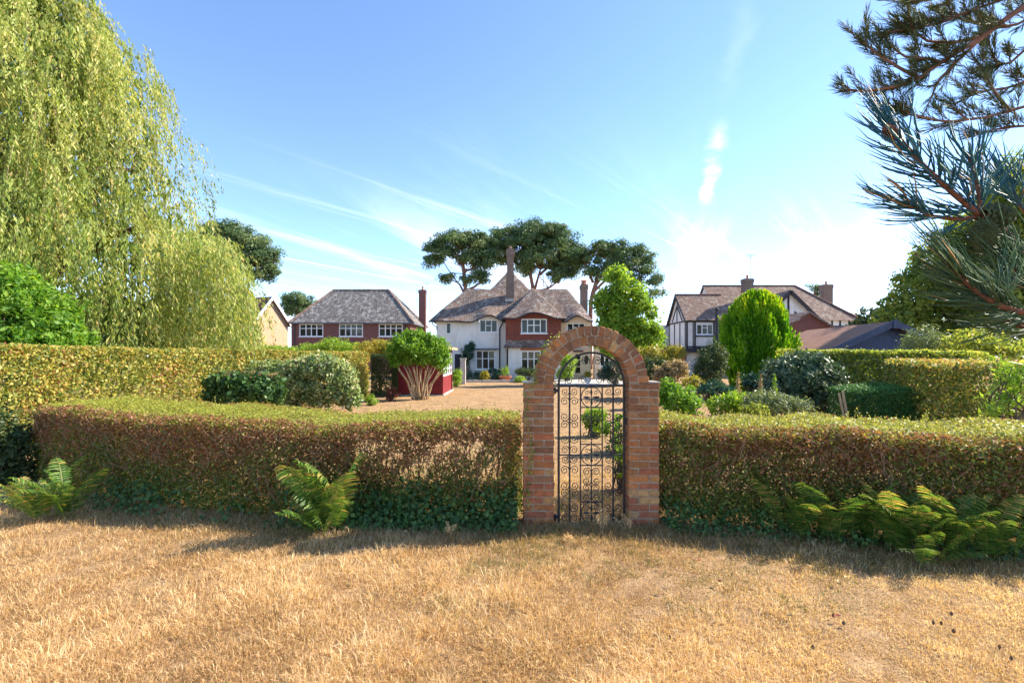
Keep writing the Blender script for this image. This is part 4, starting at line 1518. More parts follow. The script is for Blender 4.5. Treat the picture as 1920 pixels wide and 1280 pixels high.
    for ra, rb, cnt in ((r0, r1 - 0.006, 17), (r1 + 0.006, r2, 24)):
        pitch = math.pi / cnt
        for sgn in range(4):
            pass
        meshes = [wedge('voussoir', ra, rb, pitch / 2 - 0.006 / ((ra + rb) / 2)) for _ in range(5)]
        for i in range(cnt):
            a = (i + 0.5) * pitch
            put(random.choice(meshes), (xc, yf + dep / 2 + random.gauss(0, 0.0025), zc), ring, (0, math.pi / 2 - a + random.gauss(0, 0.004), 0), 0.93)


archway()


# ------------------------------------------------------------------ wrought iron gate
def iron_gate():
    yg = 5.145
    k = yg / FPX
    t = thing('iron_gate', 'black wrought iron garden gate with scrollwork and arched top', 'gate', (0.86, yg, 0))
    def X(px): return (px - 960) * k
    def Z(py): return EYE - (py - HORY) * k
    x0, x1 = X(1047.5), X(1170)
    zb, zr = Z(981), Z(722.5)
    xm, r = (x0 + x1) / 2, (x1 - x0) / 2
    mb = MB()
    mb.box(x0 - 0.012, x0 + 0.012, yg - 0.011, yg + 0.011, zb - 0.02, zr + 0.0)
    mb.box(x1 - 0.012, x1 + 0.012, yg - 0.011, yg + 0.011, zb - 0.02, zr + 0.0)
    a = np.linspace(0, math.pi, 33)
    P = np.stack([xm + r * np.cos(a), np.full(33, yg), zr + (Z(661) - zr) * np.sin(a)], 1)
    for i in range(32):
        mb.beam(P[i], P[i + 1], 0.022, 0.020)
    mb.build('frame', M['iron'], t)
    for z, w in ((zb, 0.024), (zr, 0.022)):
        mb = MB()
        mb.box(x0 + 0.012, x1 - 0.012, yg - 0.010, yg + 0.010, z - w / 2, z + w / 2)
        mb.build('rail', M['iron'], t)
    bx = [x0 + (x1 - x0) * i / 6 for i in range(7)]
    for i in (1, 2, 3, 4, 5):
        mb = MB()
        w = (0, 0.009, 0.0065, 0.005, 0.0065, 0.009)[i]
        mb.box(bx[i] - w, bx[i] + w, yg - w + i * 0.0002, yg + w + i * 0.0002, zb + 0.013, zr - 0.012)
        mb.build('bar', M['iron'], t)
    # short rails
    for a_, b_, py in ((2, 4, 763.5), (2, 4, 832.5), (2, 4, 872), (2, 4, 940.5), (0, 2, 852.5), (4, 6, 852.5)):
        mb = MB()
        mb.box(bx[a_], bx[b_], yg - 0.006, yg + 0.006, Z(py) - 0.006, Z(py) + 0.006)
        mb.build('rail', M['iron'], t)

    def spiral(cx, cz, rad, sx, sz, turns=1.55, n=26):
        """outer end at (cx+sx*rad, cz), curling over towards +sz, inwards"""
        th = np.linspace(0, turns * 2 * math.pi, n)
        rr = rad * (1 - 0.78 * th / th[-1])
        return np.stack([cx + sx * rr * np.cos(th), np.full(n, 0.0), cz + sz * rr * np.sin(th)], 1)
    cache = {}

    def cscroll(px, z0, z1, side, rad):
        """C scroll beside the bar at px, horns curling away from it"""
        key = (round(z1 - z0, 3), side, round(rad, 3))
        if key not in cache:
            L = z1 - z0
            top = spiral(side * rad, L / 2, rad, -side, 1)
            bot = spiral(side * rad, -L / 2, rad, -side, -1)
            P_ = np.concatenate([top[::-1], bot])
            mb = MB()
            mb.tube(P_, 0.0045, 5)
            cache[key] = mb.mesh('scroll', True)
            cache[key].materials.append(M['iron'])
        o = bpy.data.objects.new('scroll', cache[key])
        COL.objects.link(o)
        o.parent = t
        o.location = (px + side * 0.004 - 0.86, 0.0, (z0 + z1) / 2)

    def half(px, z, side, rad, up):
        key = ('h', side, round(rad, 3), up)
        if key not in cache:
            sp = spiral(side * rad, 0, rad, -side, up)
            mb = MB()
            mb.tube(np.concatenate([[(0, 0, -up * rad * 0.7)], sp]), 0.0045, 5)
            cache[key] = mb.mesh('scroll', True)
            cache[key].materials.append(M['iron'])
        o = bpy.data.objects.new('scroll', cache[key])
        COL.objects.link(o)
        o.parent = t
        o.location = (px + side * 0.004 - 0.86, 0.0, z)
    R = 0.049
    for b in (1, 5):
        for sd in (-1, 1):
            for ya, yb in ((752, 781), (796, 823), (881, 910), (924, 951)):
                cscroll(bx[b], Z(yb), Z(ya), sd, R)
            for yy, up in ((734, -1), (843, 1), (861, -1), (970, 1)):
                half(bx[b], Z(yy), sd, R * 0.9, up)
    for sd in (-1, 1):
        for ya, yb in ((786, 815), (884, 902), (914, 932)):
            cscroll(bx[3], Z(yb), Z(ya), sd, R * 0.95)
    # ring ornaments
    for py in (744.5, 852.5, 960.5):
        rr = 0.112
        a = np.linspace(0, 2 * math.pi, 33)
        mb = MB()
        mb.tube(np.stack([bx[3] + rr * np.cos(a), np.full(33, yg - 0.001), Z(py) + rr * np.sin(a)], 1), 0.006, 5, cap=False)
        rg = mb.build('ring', M['iron'], t)
        for q in range(4):
            an = q * math.pi / 2
            c, s_ = math.cos(an), math.sin(an)
            mb = MB()
            prof = [(0.012, 0.004), (0.035, 0.010), (0.055, 0.015), (0.072, 0.011), (0.090, 0.003)]
            Q = [(bx[3] + d * c, yg - 0.006, Z(py) + d * s_) for d, w in prof]
            mb.tube(Q, [w for d, w in prof], 5)
            mb.build('petal', M['iron'], rg)
            sp = spiral(0, 0, 0.028, 1, 1, 1.2, 16)
            an2 = an + math.pi / 4
            mb = MB()
            mb.tube(sp + np.array([bx[3] + 0.066 * math.cos(an2), yg - 0.004, Z(py) + 0.066 * math.sin(an2)]), 0.0045, 4)
            mb.build('curl', M['iron'], rg)
    # scrolls under the arched top
    for sd in (-1, 1):
        half(xm + sd * 0.012, Z(668) - 0.05, sd, 0.05, 1)
        half(xm + sd * 0.21, Z(690), sd, 0.045, 1)
        half(xm + sd * 0.14, Z(712), -sd, 0.045, 1)
        half(xm + sd * 0.29, Z(714), -sd, 0.04, 1)
        a = np.linspace(0, 1, 12)
        mb = MB()
        mb.tube(np.stack([xm + sd * (0.06 + 0.2 * a), np.full(12, yg), Z(676) - 0.17 * a ** 1.6 + 0.03 * np.sin(a * math.pi)], 1), 0.0045, 5)
        mb.build('scroll', M['iron'], t)
    for px, py, w in ((1041, 732, 0.03), (1041, 968, 0.03), (1174.5, 789, 0.036)):
        mb = MB()
        mb.box(X(px) - w, X(px) + w, yg - 0.014, yg + 0.014, Z(py) - 0.018, Z(py) + 0.018)
        mb.tube([(X(px) - 0.004, yg - 0.02, Z(py) - 0.035), (X(px) - 0.004, yg - 0.02, Z(py) + 0.035)], 0.012, 8)
        mb.build('hinge' if px < 1100 else 'latch', M['iron'], t)


iron_gate()


# ------------------------------------------------------------------ hedges
def resample(pts, n):
    P = np.array(pts, float)
    s = np.concatenate([[0], np.cumsum(np.linalg.norm(np.diff(P, axis=0), axis=1))])
    u = np.linspace(0, s[-1], n)
    return np.stack([np.interp(u, s, P[:, i]) for i in range(P.shape[1])], 1)


def hedge_points(front, back, top, n_front, n_top, n_back, n_end, depth=0.22, z0=0.05, rough=0.05):
    """points near the skin of a hedge; front/back = plan polylines with the same run; top = height along the run
    returns P, facing, zone (0 front 1 top 2 back 3 ends), run, height share"""
    Ff, Bk = resample(front, 64), resample(back, 64)
    Tp = np.interp(np.linspace(0, 1, 64), np.linspace(0, 1, len(top)), top)
    uu = np.linspace(0, 1, 64)
    Tp = Tp + rough * 0.25 * (np.sin(uu * 17 + Ff[0][0]) + 0.7 * np.sin(uu * 41 + Ff[0][1]))

    def at(arr, u):
        return np.stack([np.interp(u, uu, arr[:, i]) for i in range(2)], 1)
    out = []
    for zone, n in ((0, n_front), (1, n_top), (2, n_back), (3, n_end)):
        if n == 0:
            continue
        u = rng.uniform(0, 1, n)
        ins = np.abs(rng.normal(0, depth * 0.5, n))
        if zone == 3:
            u = np.where(rng.uniform(0, 1, n) < 0.5, 0.0, 1.0)
        f, b = at(Ff, u), at(Bk, u)
        tp = np.interp(u, uu, Tp)
        din = unit(b - f)
        wid = np.linalg.norm(b - f, axis=1)
        run_m = u * np.linalg.norm(np.diff(Ff, axis=0), axis=1).sum()
        zr_ = rng.uniform(0, 1, n)
        across = zr_ * (tp if zone != 1 else wid)
        lump = rough * (vnoise(run_m, across, 4.3, zone) * 0.9 + vnoise(run_m, across, 9.7, zone + 2) * 0.7 + rng.normal(0, 0.35, n))
        endr = np.clip(1 - np.minimum(u, 1 - u) * np.linalg.norm(np.diff(Ff, axis=0), axis=1).sum() / 0.22, 0, 1) ** 2 * 0.14
        if zone in (0, 2):
            zs = zr_
            z = z0 + zs * (tp - z0)
            rnd = np.clip((z - (tp - 0.15)) / 0.15, 0, 1) ** 2 * 0.10
            off = ins + lump + rnd + endr
            xy = f + din * off[:, None] if zone == 0 else b - din * off[:, None]
            nr = -din if zone == 0 else din
            nn = np.concatenate([nr, np.full((n, 1), 0.3)], 1)
        elif zone == 1:
            w = zr_
            xy = f + (b - f) * w[:, None]
            z = tp - ins * 0.40 + lump * 0.28 - (np.abs(w - 0.5) * 2) ** 8 * 0.06 + (rng.uniform(0, 1, n) < 0.07) * rng.exponential(0.018, n)
            zs = np.ones(n)
            nn = np.tile([0, 0, 1.0], (n, 1))
        else:
            w = rng.uniform(0, 1, n)
            run = unit(at(Ff, np.clip(u + 0.02, 0, 1)) - at(Ff, np.clip(u - 0.02, 0, 1)))
            sgn = np.where(u > 0.5, -1.0, 1.0)
            xy = f + (b - f) * w[:, None] + run * (sgn * (ins + lump))[:, None]
            zs = rng.uniform(0, 1, n)
            z = z0 + zs * (tp - z0)
            nn = np.concatenate([-run * sgn[:, None], np.full((n, 1), 0.3)], 1)
        out.append((np.concatenate([xy, z[:, None]], 1), unit(nn), np.full(n, zone), u, zs))
    return [np.concatenate([o[i] for o in out]) for i in range(5)]


def hedge_twigs(front, back, top, n, parent, r=0.004, zlo=0.1, lng=(0.25, 0.55)):
    Ff, Bk = resample(front, 64), resample(back, 64)
    mb = MB()
    for _ in range(n):
        i = random.randrange(64)
        f, b = Ff[i], Bk[i]
        tp = np.interp(i / 63, np.linspace(0, 1, len(top)), top)
        p = f + (b - f) * random.uniform(0.0, 0.35)
        p = np.array([p[0] + random.gauss(0, 0.05), p[1], random.uniform(zlo, tp - 0.12)])
        L = random.uniform(*lng)
        q = p + np.array([random.gauss(0, 0.45), -random.uniform(0.0, 0.45), random.uniform(0.3, 1.0)]) * L
        q[2] = min(q[2], tp - 0.01)
        mb.tube(limb(p, q, 0.05, 5, 0.16), np.linspace(r * random.uniform(0.7, 1.5), r * 0.4, 5), 4, False)
    return mb.build('twigs', M['twig'], parent, kind='stuff')


def hedge_trunks(front, back, top, n, parent, r=0.012):
    Ff, Bk = resample(front, 64), resample(back, 64)
    for k in range(n):
        i = int((k + random.uniform(0.2, 0.8)) / n * 63)
        m_ = Ff[i] + (Bk[i] - Ff[i]) * random.uniform(0.3, 0.6)
        mb = MB()
        tp = np.interp(i / 63, np.linspace(0, 1, len(top)), top)
        for _ in range(4):
            q = (m_[0] + random.gauss(0, 0.16), m_[1] + random.gauss(0, 0.12), tp * random.uniform(0.6, 0.85))
            mb.tube(limb((m_[0], m_[1], -0.02), q, 0.02, 6, 0.07), np.linspace(r, r * 0.4, 6), 5)
        mb.build('stem', M['twig'], parent, smooth=True)


def sprigs(front, back, top, n, parent):
    """untrimmed shoots standing out of a hedge"""
    Ff, Bk = resample(front, 64), resample(back, 64)
    Ps, Ax = [], []
    mb = MB()
    for _ in range(n):
        i = random.randrange(64)
        tp = np.interp(i / 63, np.linspace(0, 1, len(top)), top)
        w = random.random()
        on_top = random.random() < 0.7
        if on_top:
            p = np.array([*(Ff[i] + (Bk[i] - Ff[i]) * w), tp - 0.03])
            dr = np.array([random.gauss(0, 0.35), random.gauss(0, 0.35), 1.0])
        else:
            p = np.array([*(Ff[i] + (Bk[i] - Ff[i]) * 0.02), random.uniform(0.3, tp - 0.1)])
            dr = np.array([random.gauss(0, 0.6), -0.8, random.uniform(0.0, 0.8)])
        p[0] += random.gauss(0, 0.06)
        L_ = random.uniform(0.05, 0.13)
        q = p + unit(dr) * L_
        mb.tube([p, (p + q) / 2, q], [0.0022, 0.0016, 0.001], 3, False)
        m_ = int(L_ / 0.011)
        s_ = np.linspace(0.15, 1, m_)[:, None]
        Ps.append(p + (q - p) * s_ + rng.normal(0, 0.006, (m_, 3)))
        Ax.append(np.tile(unit(dr), (m_, 1)))
    mb.build('shoots', M['twig'], parent, kind='stuff')
    P = np.concatenate(Ps)
    leaves('shoot_leaves', P, 0.026, 0.013, LF['box'], parent, np.clip(rng.normal(0.85, 0.1, len(P)), 0.5, 1), axis=np.concatenate(Ax), loose=0.9)


def front_hedges():
    # left one, curving away at its far end
    front = [(0.10, 5.13), (-0.8, 5.16), (-1.8, 5.2), (-2.9, 5.3), (-4.0, 5.55), (-5.0, 5.9), (-6.1, 6.35), (-7.1, 6.95)]
    back = [(0.10, 6.35), (-0.9, 6.45), (-2.0, 6.65), (-3.4, 7.1), (-4.8, 7.7), (-6.0, 8.2), (-6.9, 8.5), (-7.7, 8.4)]
    top = [1.10, 1.08, 1.06, 1.07, 1.09, 1.09, 1.10, 1.06]
    h = thing('clipped_hedge', 'low clipped hedge left of the brick arch, brown twiggy face and thin see-through patch', 'hedge', (-3, 6, 0))
    P, Nn, zone, u, zs = hedge_points(front, back, top, 94000, 62000, 24000, 9000, 0.26, 0.02, 0.085)
    T = np.where(zone == 1, np.clip(rng.normal(0.80, 0.07, len(P)), 0.5, 1), 0)
    ff = zone != 1
    brown = np.clip(1.75 * zs - 0.35 + 0.45 * vnoise(P[:, 0], P[:, 2] * 2, 2.3), 0, 1)
    isb = rng.uniform(0, 1, len(P)) < brown * 0.88
    T = np.where(ff, np.where(isb, rng.uniform(0.0, 0.36, len(P)), np.clip(rng.normal(0.58, 0.10, len(P)), 0.36, 0.86)), T)
    # thin patch where the lawn shows through
    hole = (P[:, 0] > -1.75) & (P[:, 0] < -0.12) & (P[:, 2] > 0.40) & (P[:, 2] < 0.86) & (zone != 1)
    hn = vnoise(P[:, 0], P[:, 2] * 1.3, 6.5, 1)
    keep = ~hole | (rng.uniform(0, 1, len(P)) < np.where(hn > 0.12, 0.07, 0.8))
    keep &= ~((P[:, 2] < 0.30) & (zone == 0) & (rng.uniform(0, 1, len(P)) < 0.20))
    leaves('foliage', P[keep], 0.037, 0.018, LF['box'], h, T[keep], nrm=Nn[keep], flat=np.where(zone[keep] == 1, 0.6, 0.33), size=np.where(zone[keep] == 1, 0.72, 1.0))
    sprigs(front, back, top, 110, h)
    hedge_twigs(front, back, top, 900, h, 0.0045)
    hedge_trunks(front, back, top, 40, h)
    # right one
    front = [(1.60, 5.10), (2.4, 4.95), (3.3, 4.72), (4.2, 4.45), (5.2, 4.2), (6.4, 3.9)]
    back = [(1.60, 6.40), (2.6, 6.35), (3.8, 6.15), (5.0, 5.95), (6.3, 5.75), (7.6, 5.5)]
    top = [1.08, 1.06, 1.06, 1.05, 1.04, 1.04]
    h = thing('clipped_hedge', 'low clipped hedge right of the brick arch with ferns growing at its foot', 'hedge', (4, 5, 0))
    P, Nn, zone, u, zs = hedge_points(front, back, top, 80000, 44000, 14000, 5000, 0.28, 0.10, 0.09)
    T = np.where(zone == 1, np.clip(rng.normal(0.83, 0.09, len(P)), 0.5, 1), 0)
    ff = zone != 1
    brown = np.clip(1.35 * zs - 0.28 + 0.6 * vnoise(P[:, 0], P[:, 2] * 2, 2.1, 3), 0, 1)
    isb = rng.uniform(0, 1, len(P)) < brown * 0.85
    T = np.where(ff, np.where(isb, rng.uniform(0.0, 0.36, len(P)), np.clip(rng.normal(0.60, 0.12, len(P)), 0.36, 0.9)), T)
    leaves('foliage', P, 0.037, 0.018, LF['box'], h, T, nrm=Nn, flat=np.where(zone == 1, 0.55, 0.33), size=np.where(zone == 1, 0.75, 1.0))
    sprigs(front, back, top, 230, h)
    hedge_twigs(front, back, top, 750, h, 0.0045)
    hedge_trunks(front, back, top, 16, h)


front_hedges()


def far_hedges():
    # tall beech hedge down the left side
    front = [(-9.2, 5.5), (-9.3, 8.0), (-8.9, 10.5), (-8.0, 14.0), (-6.9, 17.0), (-5.95, 19.7)]
    back = [(-10.6, 5.7), (-10.6, 8.4), (-10.2, 11.0), (-9.3, 14.4), (-8.2, 17.5), (-7.1, 20.3)]
    top = [2.02, 2.01, 2.0, 1.99, 1.97, 1.95]
    h = thing('tall_hedge', 'tall trimmed beech hedge with yellowing and brown leaves below the willow', 'hedge', (-8, 12, 0))
    P, Nn, zone, u, zs = hedge_points(front, back, top, 60000, 14000, 3000, 5000, 0.26, 0.05, 0.06)
    T = np.clip(rng.beta(2.2, 2.0, len(P)) * 0.95 + 0.18 * vnoise(P[:, 1], P[:, 2], 2.4), 0, 1)
    leaves('foliage', P, 0.072, 0.046, LF['beech'], h, T, nrm=Nn, flat=0.4)
    hedge_trunks(front, back, top, 12, h, 0.03)
    # hedge return beside the summerhouse, its shade painted in by dark leaf colour
    front = [(-6.15, 20.35), (-5.0, 20.5)]
    back = [(-6.3, 22.0), (-5.2, 22.0)]
    h = thing('hedge_return', 'narrow clipped hedge return with painted in shade between tall hedge and red summerhouse', 'hedge', (-5.4, 20.2, 0))
    P, Nn, zone, u, zs = hedge_points(front, back, [1.86, 1.84], 9000, 2500, 0, 3000, 0.15, 0.03, 0.04)
    leaves('foliage', P, 0.06, 0.026, LF['dark'], h, rng.beta(2, 3, len(P)), nrm=Nn, flat=0.4)
    hedge_trunks(front, back, [1.8, 1.8], 2, h, 0.03)
    # right: far dark hedge
    front = [(8.2, 13.6), (9.6, 13.3), (10.6, 12.4), (11.2, 11.5)]
    back = [(8.4, 15.0), (10.2, 14.9), (11.8, 13.8), (12.6, 12.4)]
    h = thing('dark_hedge', 'dark green trimmed hedge behind the laurel in front of the navy shed', 'hedge', (10, 13, 0))
    P, Nn, zone, u, zs = hedge_points(front, back, [1.98, 1.97, 1.94, 1.92], 26000, 8000, 0, 2500, 0.22, 0.05, 0.06)
    T = np.where(zone == 1, rng.uniform(0.5, 1.0, len(P)), rng.beta(2, 2.4, len(P)))
    leaves('foliage', P, 0.065, 0.04, LF['olive'], h, T * 0.85, nrm=Nn, flat=0.4)
    hedge_trunks(front, back, [1.9, 1.9], 5, h, 0.03)
    # right: nearer brown-green hedge running out of the picture
    front = [(9.2, 11.6), (8.35, 10.3), (8.0, 9.3), (8.6, 8.5), (9.6, 7.8), (11.0, 7.0)]
    back = [(10.2, 12.2), (10.2, 11.8), (10.4, 11.2), (10.9, 10.6), (11.6, 9.8), (13.0, 8.6)]
    h = thing('mixed_hedge', 'brownish trimmed hedge with sunlit yellow top behind the small clipped hedge', 'hedge', (9, 9, 0))
    P, Nn, zone, u, zs = hedge_points(front, back, [1.72, 1.70, 1.69, 1.68, 1.66, 1.65], 48000, 20000, 0, 5000, 0.26, 0.05, 0.10)
    T = np.where(zone == 1, rng.uniform(0.35, 1.0, len(P)), rng.beta(1.4, 2.2, len(P)) * 0.55 + (rng.uniform(0, 1, len(P)) < 0.30) * 0.5)
    leaves('foliage', P, 0.052, 0.032, LF['beech'], h, np.clip(T, 0, 1), nrm=Nn, flat=0.4)
    hedge_twigs(front, back, [1.65, 1.65], 160, h, 0.006)
    hedge_trunks(front, back, [1.6, 1.6], 6, h, 0.03)
    # right: small rounded clipped hedge
    front = [(7.05, 9.9), (7.6, 9.5), (8.4, 9.3)]
    back = [(7.3, 10.9), (8.0, 11.3), (9.0, 11.5)]
    h = thing('low_hedge', 'small deep green clipped hedge beside leaning wooden stakes', 'hedge', (7.8, 10, 0))
    P, Nn, zone, u, zs = hedge_points(front, back, [1.08, 1.14, 1.20], 17000, 9000, 0, 4500, 0.14, 0.03, 0.03)
    T = np.where(zone == 1, rng.uniform(0.4, 1.0, len(P)), rng.beta(2, 3, len(P)))
    leaves('foliage', P, 0.040, 0.018, LF['yew'], h, T, nrm=Nn, flat=0.4)
    hedge_trunks(front, back, [1.1, 1.1], 3, h, 0.02)


far_hedges()


# ------------------------------------------------------------------ weeping willow
def willow():
    cx, cy = -17.4, 17.0
    t = thing('willow_tree', 'huge weeping willow with long hanging yellow green strands', 'tree', (cx, cy, 0))
    zk = np.array([0.0, 3.1, 5.0, 6.4, 7.4, 8.4, 9.6, 10.8, 12.2, 13.4, 14.6, 15.8, 16.6])
    rk = np.array([7.4, 7.4, 7.0, 6.2, 5.2, 5.0, 4.9, 4.4, 3.9, 3.3, 2.3, 1.2, 0.3])

    def R(z, th):
        return np.interp(z, zk, rk) * (1 + 0.07 * np.sin(3 * th + z * 0.9) + 0.06 * np.sin(7 * th - z * 1.7) + 0.05 * np.sin(z * 2.9 + 2 * th))
    n = 4700
    th = rng.uniform(0, 2 * math.pi, n)
    cam_side = np.arctan2(-cy, -cx) % (2 * math.pi)
    front = rng.uniform(0, 1, n) < 0.6
    th[front] = cam_side + rng.normal(0, 0.85, front.sum())
    th[:90] = rng.normal(-0.75, 0.35, 90)                       # the outline towards the houses
    zs = rng.beta(1.5, 1.25, n) * 14.2 + 2.2
    rr = np.sqrt(rng.uniform(0.30, 1.16, n))
    nb = 520                                                    # strands hang in bunches
    bi = np.arange(n) % nb
    th = th[:nb][bi] + rng.normal(0, 0.030, n)
    zs = np.clip(zs[:nb][bi] + rng.normal(0, 0.28, n), 1.5, 16.4)
    rr = rr[:nb][bi] + rng.normal(0, 0.02, n)
    btint = rng.beta(2, 2, nb)[bi]
    rad = R(zs, th) * rr
    start = np.stack([cx + np.cos(th) * rad, cy + np.sin(th) * rad, zs], 1)
    length = rng.uniform(1.0, 3.6, n) * np.interp(zs, [2, 7, 16], [1.0, 1.15, 0.75])
    length = np.minimum(length, zs - 0.3)
    # low skirt reaching out over the hedge towards the houses
    k2 = 560
    pxs = 465 - 175 * rng.uniform(0, 1, k2) ** 1.2
    pys = np.interp(pxs, [290, 340, 370, 395, 420, 440, 465], [400, 440, 452, 442, 446, 470, 560]) + np.abs(rng.normal(0, 45, k2))
    ds = rng.uniform(14.0, 18.5, k2)
    start[:k2] = np.stack([(pxs - 960) * ds / FPX, ds, EYE - (pys - HORY) * ds / FPX], 1)
    th[:k2] = np.arctan2(ds - cy, start[:k2, 0] - cx)
    length[:k2] = np.minimum(rng.uniform(1.2, 4.4, k2), start[:k2, 2] - 0.4)
    out = np.stack([np.cos(th), np.sin(th), np.zeros(n)], 1)
    per = 46
    s = (np.arange(per) + 0.5) / per
    drift = rng.normal(0, 0.12, (n, 1, 3)) * [1, 1, 0]
    S = s[None, :, None]
    arch = np.clip(0.55 * (1 - np.exp(-3 * S)), 0, 1)
    P = start[:, None, :] + out[:, None, :] * arch * rng.uniform(0.2, 0.9, (n, 1, 1)) + drift * S * 3
    P[:, :, 2] += 0.25 * np.sin(np.minimum(s * 5, math.pi))[None, :] - (s[None, :] ** 1.15) * length[:, None]
    Pl = P.reshape(-1, 3) + rng.normal(0, 0.045, (n * per, 3))
    ax = np.tile([0, 0, -1.0], (len(Pl), 1)) + np.repeat(out, per, 0) * 0.25
    T = np.clip(np.repeat(btint * 0.55 + rng.beta(2, 2, n) * 0.25 - 0.08, per) + rng.beta(2, 2, n * per) * 0.42, 0, 0.95)
    T[rng.uniform(0, 1, len(T)) < 0.035] = 0.97
    keep = Pl[:, 2] > 0.35
    leaves('foliage', Pl[keep], 0.15, 0.038, LF['willow'], t, T[keep], axis=ax[keep], loose=0.55)
    # inner leaves, shade of the hollows put into their dark tint
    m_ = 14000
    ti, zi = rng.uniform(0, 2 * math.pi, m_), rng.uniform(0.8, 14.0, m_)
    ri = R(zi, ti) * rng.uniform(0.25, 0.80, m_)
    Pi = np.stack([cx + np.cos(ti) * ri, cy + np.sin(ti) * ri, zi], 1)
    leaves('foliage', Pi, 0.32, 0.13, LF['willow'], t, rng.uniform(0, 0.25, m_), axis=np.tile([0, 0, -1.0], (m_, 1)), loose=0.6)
    # the strand stems
    mb = MB()
    for i in rng.permutation(n)[:420]:
        mb.tube(P[i][::9], np.linspace(0.010, 0.004, len(P[i][::9])), 3, False)
    mb.build('strands', M['pale_stem'], t, kind='stuff')
    mb = MB()
    mb.tube([(cx, cy, -0.1), (cx + 0.1, cy, 1.2), (cx - 0.1, cy + 0.1, 3.0), (cx, cy, 4.6)], [0.75, 0.55, 0.48, 0.42], 12)
    mb.build('trunk', M['bark'], t, smooth=True)
    for k in range(16):
        a = k * 2.4
        z = random.uniform(5.5, 14.5)
        r_ = float(R(np.array(z), np.array(a))) * 0.78
        mb = MB()
        mb.tube(limb((cx, cy, random.uniform(3.6, 4.5)), (cx + math.cos(a) * r_, cy + math.sin(a) * r_, z), 0.14, 9, 0.06), np.linspace(0.26, 0.04, 9), 7)
        mb.build('limb', M['bark'], t, smooth=True)


willow()


# ------------------------------------------------------------------ broad pines
def broad_pine(label, ells, d, trunk, branches, dens=0.66, per=180, L=0.32, group='broad crowned pines behind the houses'):
    base = W(trunk[-1][0], 665, d)
    t = thing('pine_tree', label, 'tree', (base[0], d, 0), group)
    P, Nn, T, C = crown(ells, d, dens, per, 1.0, squash=0.6, shell=0.45, thick=0.75, up=0.3)
    leaves('needles', P, L, 0.12, LF['pine'], t, T, nrm=Nn, flat=0.6)
    pts = [W(p[0], p[1], d) for p in trunk][::-1]
    pts[0][2] = -0.1
    mb = MB()
    Q = resample(pts, 12)
    mb.tube(Q, np.linspace(0.42, 0.20, 12), 9)
    mb.build('trunk', M['pine_bark'], t, smooth=True)
    for br in branches:
        Q = resample([W(p[0], p[1], d + (p[2] if len(p) > 2 else 0)) for p in br], 9)
        Q[1:-1] += rng.normal(0, 0.07, (7, 3))
        mb = MB()
        mb.tube(Q, np.linspace(0.20, 0.05, 9), 7)
        mb.build('branch', M['pine_bark'], t, smooth=True)
    mb = MB()
    for c in C[rng.permutation(len(C))[: len(C) // 2]]:
        src = random.choice([W(p[0], p[1], d) for br in branches for p in br[1:]])
        if np.linalg.norm(src - c) < 4.5:
            mb.tube(limb(src, c, 0.05, 5), np.linspace(0.07, 0.02, 5), 4, False)
    if mb.v:
        mb.build('twigs', M['pine_bark'], t, kind='stuff')


broad_pine('leaning pine with spreading crown over the left half of white house roof',
           [(858, 452, 40, 17), (828, 474, 34, 20), (893, 462, 34, 24), (806, 489, 18, 12), (880, 488, 26, 12), (905, 500, 18, 16), (838, 522, 16, 9), (893, 522, 24, 11), (915, 478, 20, 22), (918, 455, 20, 14), (925, 492, 16, 12)], 60,
           [(868, 492), (873, 545), (875, 665)],
           [[(868, 500), (855, 484), (840, 478)], [(868, 495), (880, 478), (895, 468)], [(874, 545), (900, 532), (912, 500)], [(869, 510), (888, 500), (898, 484)], [(875, 560), (858, 530), (845, 512)]])
broad_pine('tallest domed pine rising directly behind the main chimney of white house',
           [(1012, 437, 56, 22), (955, 447, 34, 22), (1052, 462, 40, 26), (985, 462, 50, 24), (1020, 488, 55, 18), (945, 480, 26, 18), (1068, 490, 24, 20), (985, 505, 24, 14), (1050, 515, 28, 11), (930, 462, 18, 18), (1082, 478, 20, 16), (1075, 505, 18, 12)], 62,
           [(992, 500), (1000, 545), (1002, 665)],
           [[(998, 535), (990, 500), (985, 470)], [(1002, 545), (1014, 505), (1022, 470)], [(1003, 548), (1030, 540), (1058, 515)], [(992, 505), (965, 490), (950, 470)], [(1012, 515), (1040, 490), (1055, 470)]])
broad_pine('wide thin crowned pine stretching right over the light green garden tree',
           [(1140, 468, 46, 14), (1178, 478, 42, 16), (1108, 482, 26, 18), (1205, 500, 28, 18), (1118, 512, 30, 9), (1160, 500, 40, 12), (1222, 528, 20, 14), (1232, 551, 14, 7), (1090, 490, 18, 14), (1190, 520, 22, 9)], 60,
           [(1120, 520), (1108, 560), (1105, 665)],
           [[(1108, 560), (1130, 512), (1150, 490), (1175, 480)], [(1110, 550), (1150, 515), (1190, 505), (1215, 515)], [(1112, 530), (1100, 500), (1095, 488)], [(1160, 508), (1200, 530), (1228, 550)]], dens=0.5)
broad_pine('dense domed pine showing behind the hanging willow strands',
           [(415, 437, 44, 20), (462, 458, 46, 26), (497, 486, 30, 24), (400, 462, 40, 26), (450, 490, 50, 24), (512, 512, 16, 9), (485, 515, 24, 8)], 52,
           [(455, 510), (452, 560), (450, 665)], [[(455, 520), (470, 500), (495, 488)], [(455, 515), (435, 480), (420, 455)], [(458, 530), (490, 512), (510, 512)]], dens=0.75)
broad_pine('small dark pine top between peach gable and grey hipped roof',
           [(552, 562, 22, 14), (575, 568, 16, 13), (545, 580, 22, 12), (568, 585, 20, 10)], 70,
           [(560, 590), (560, 665)], [[(560, 600), (555, 580), (550, 570)], [(560, 595), (572, 580), (575, 572)]], dens=1.0, per=110)
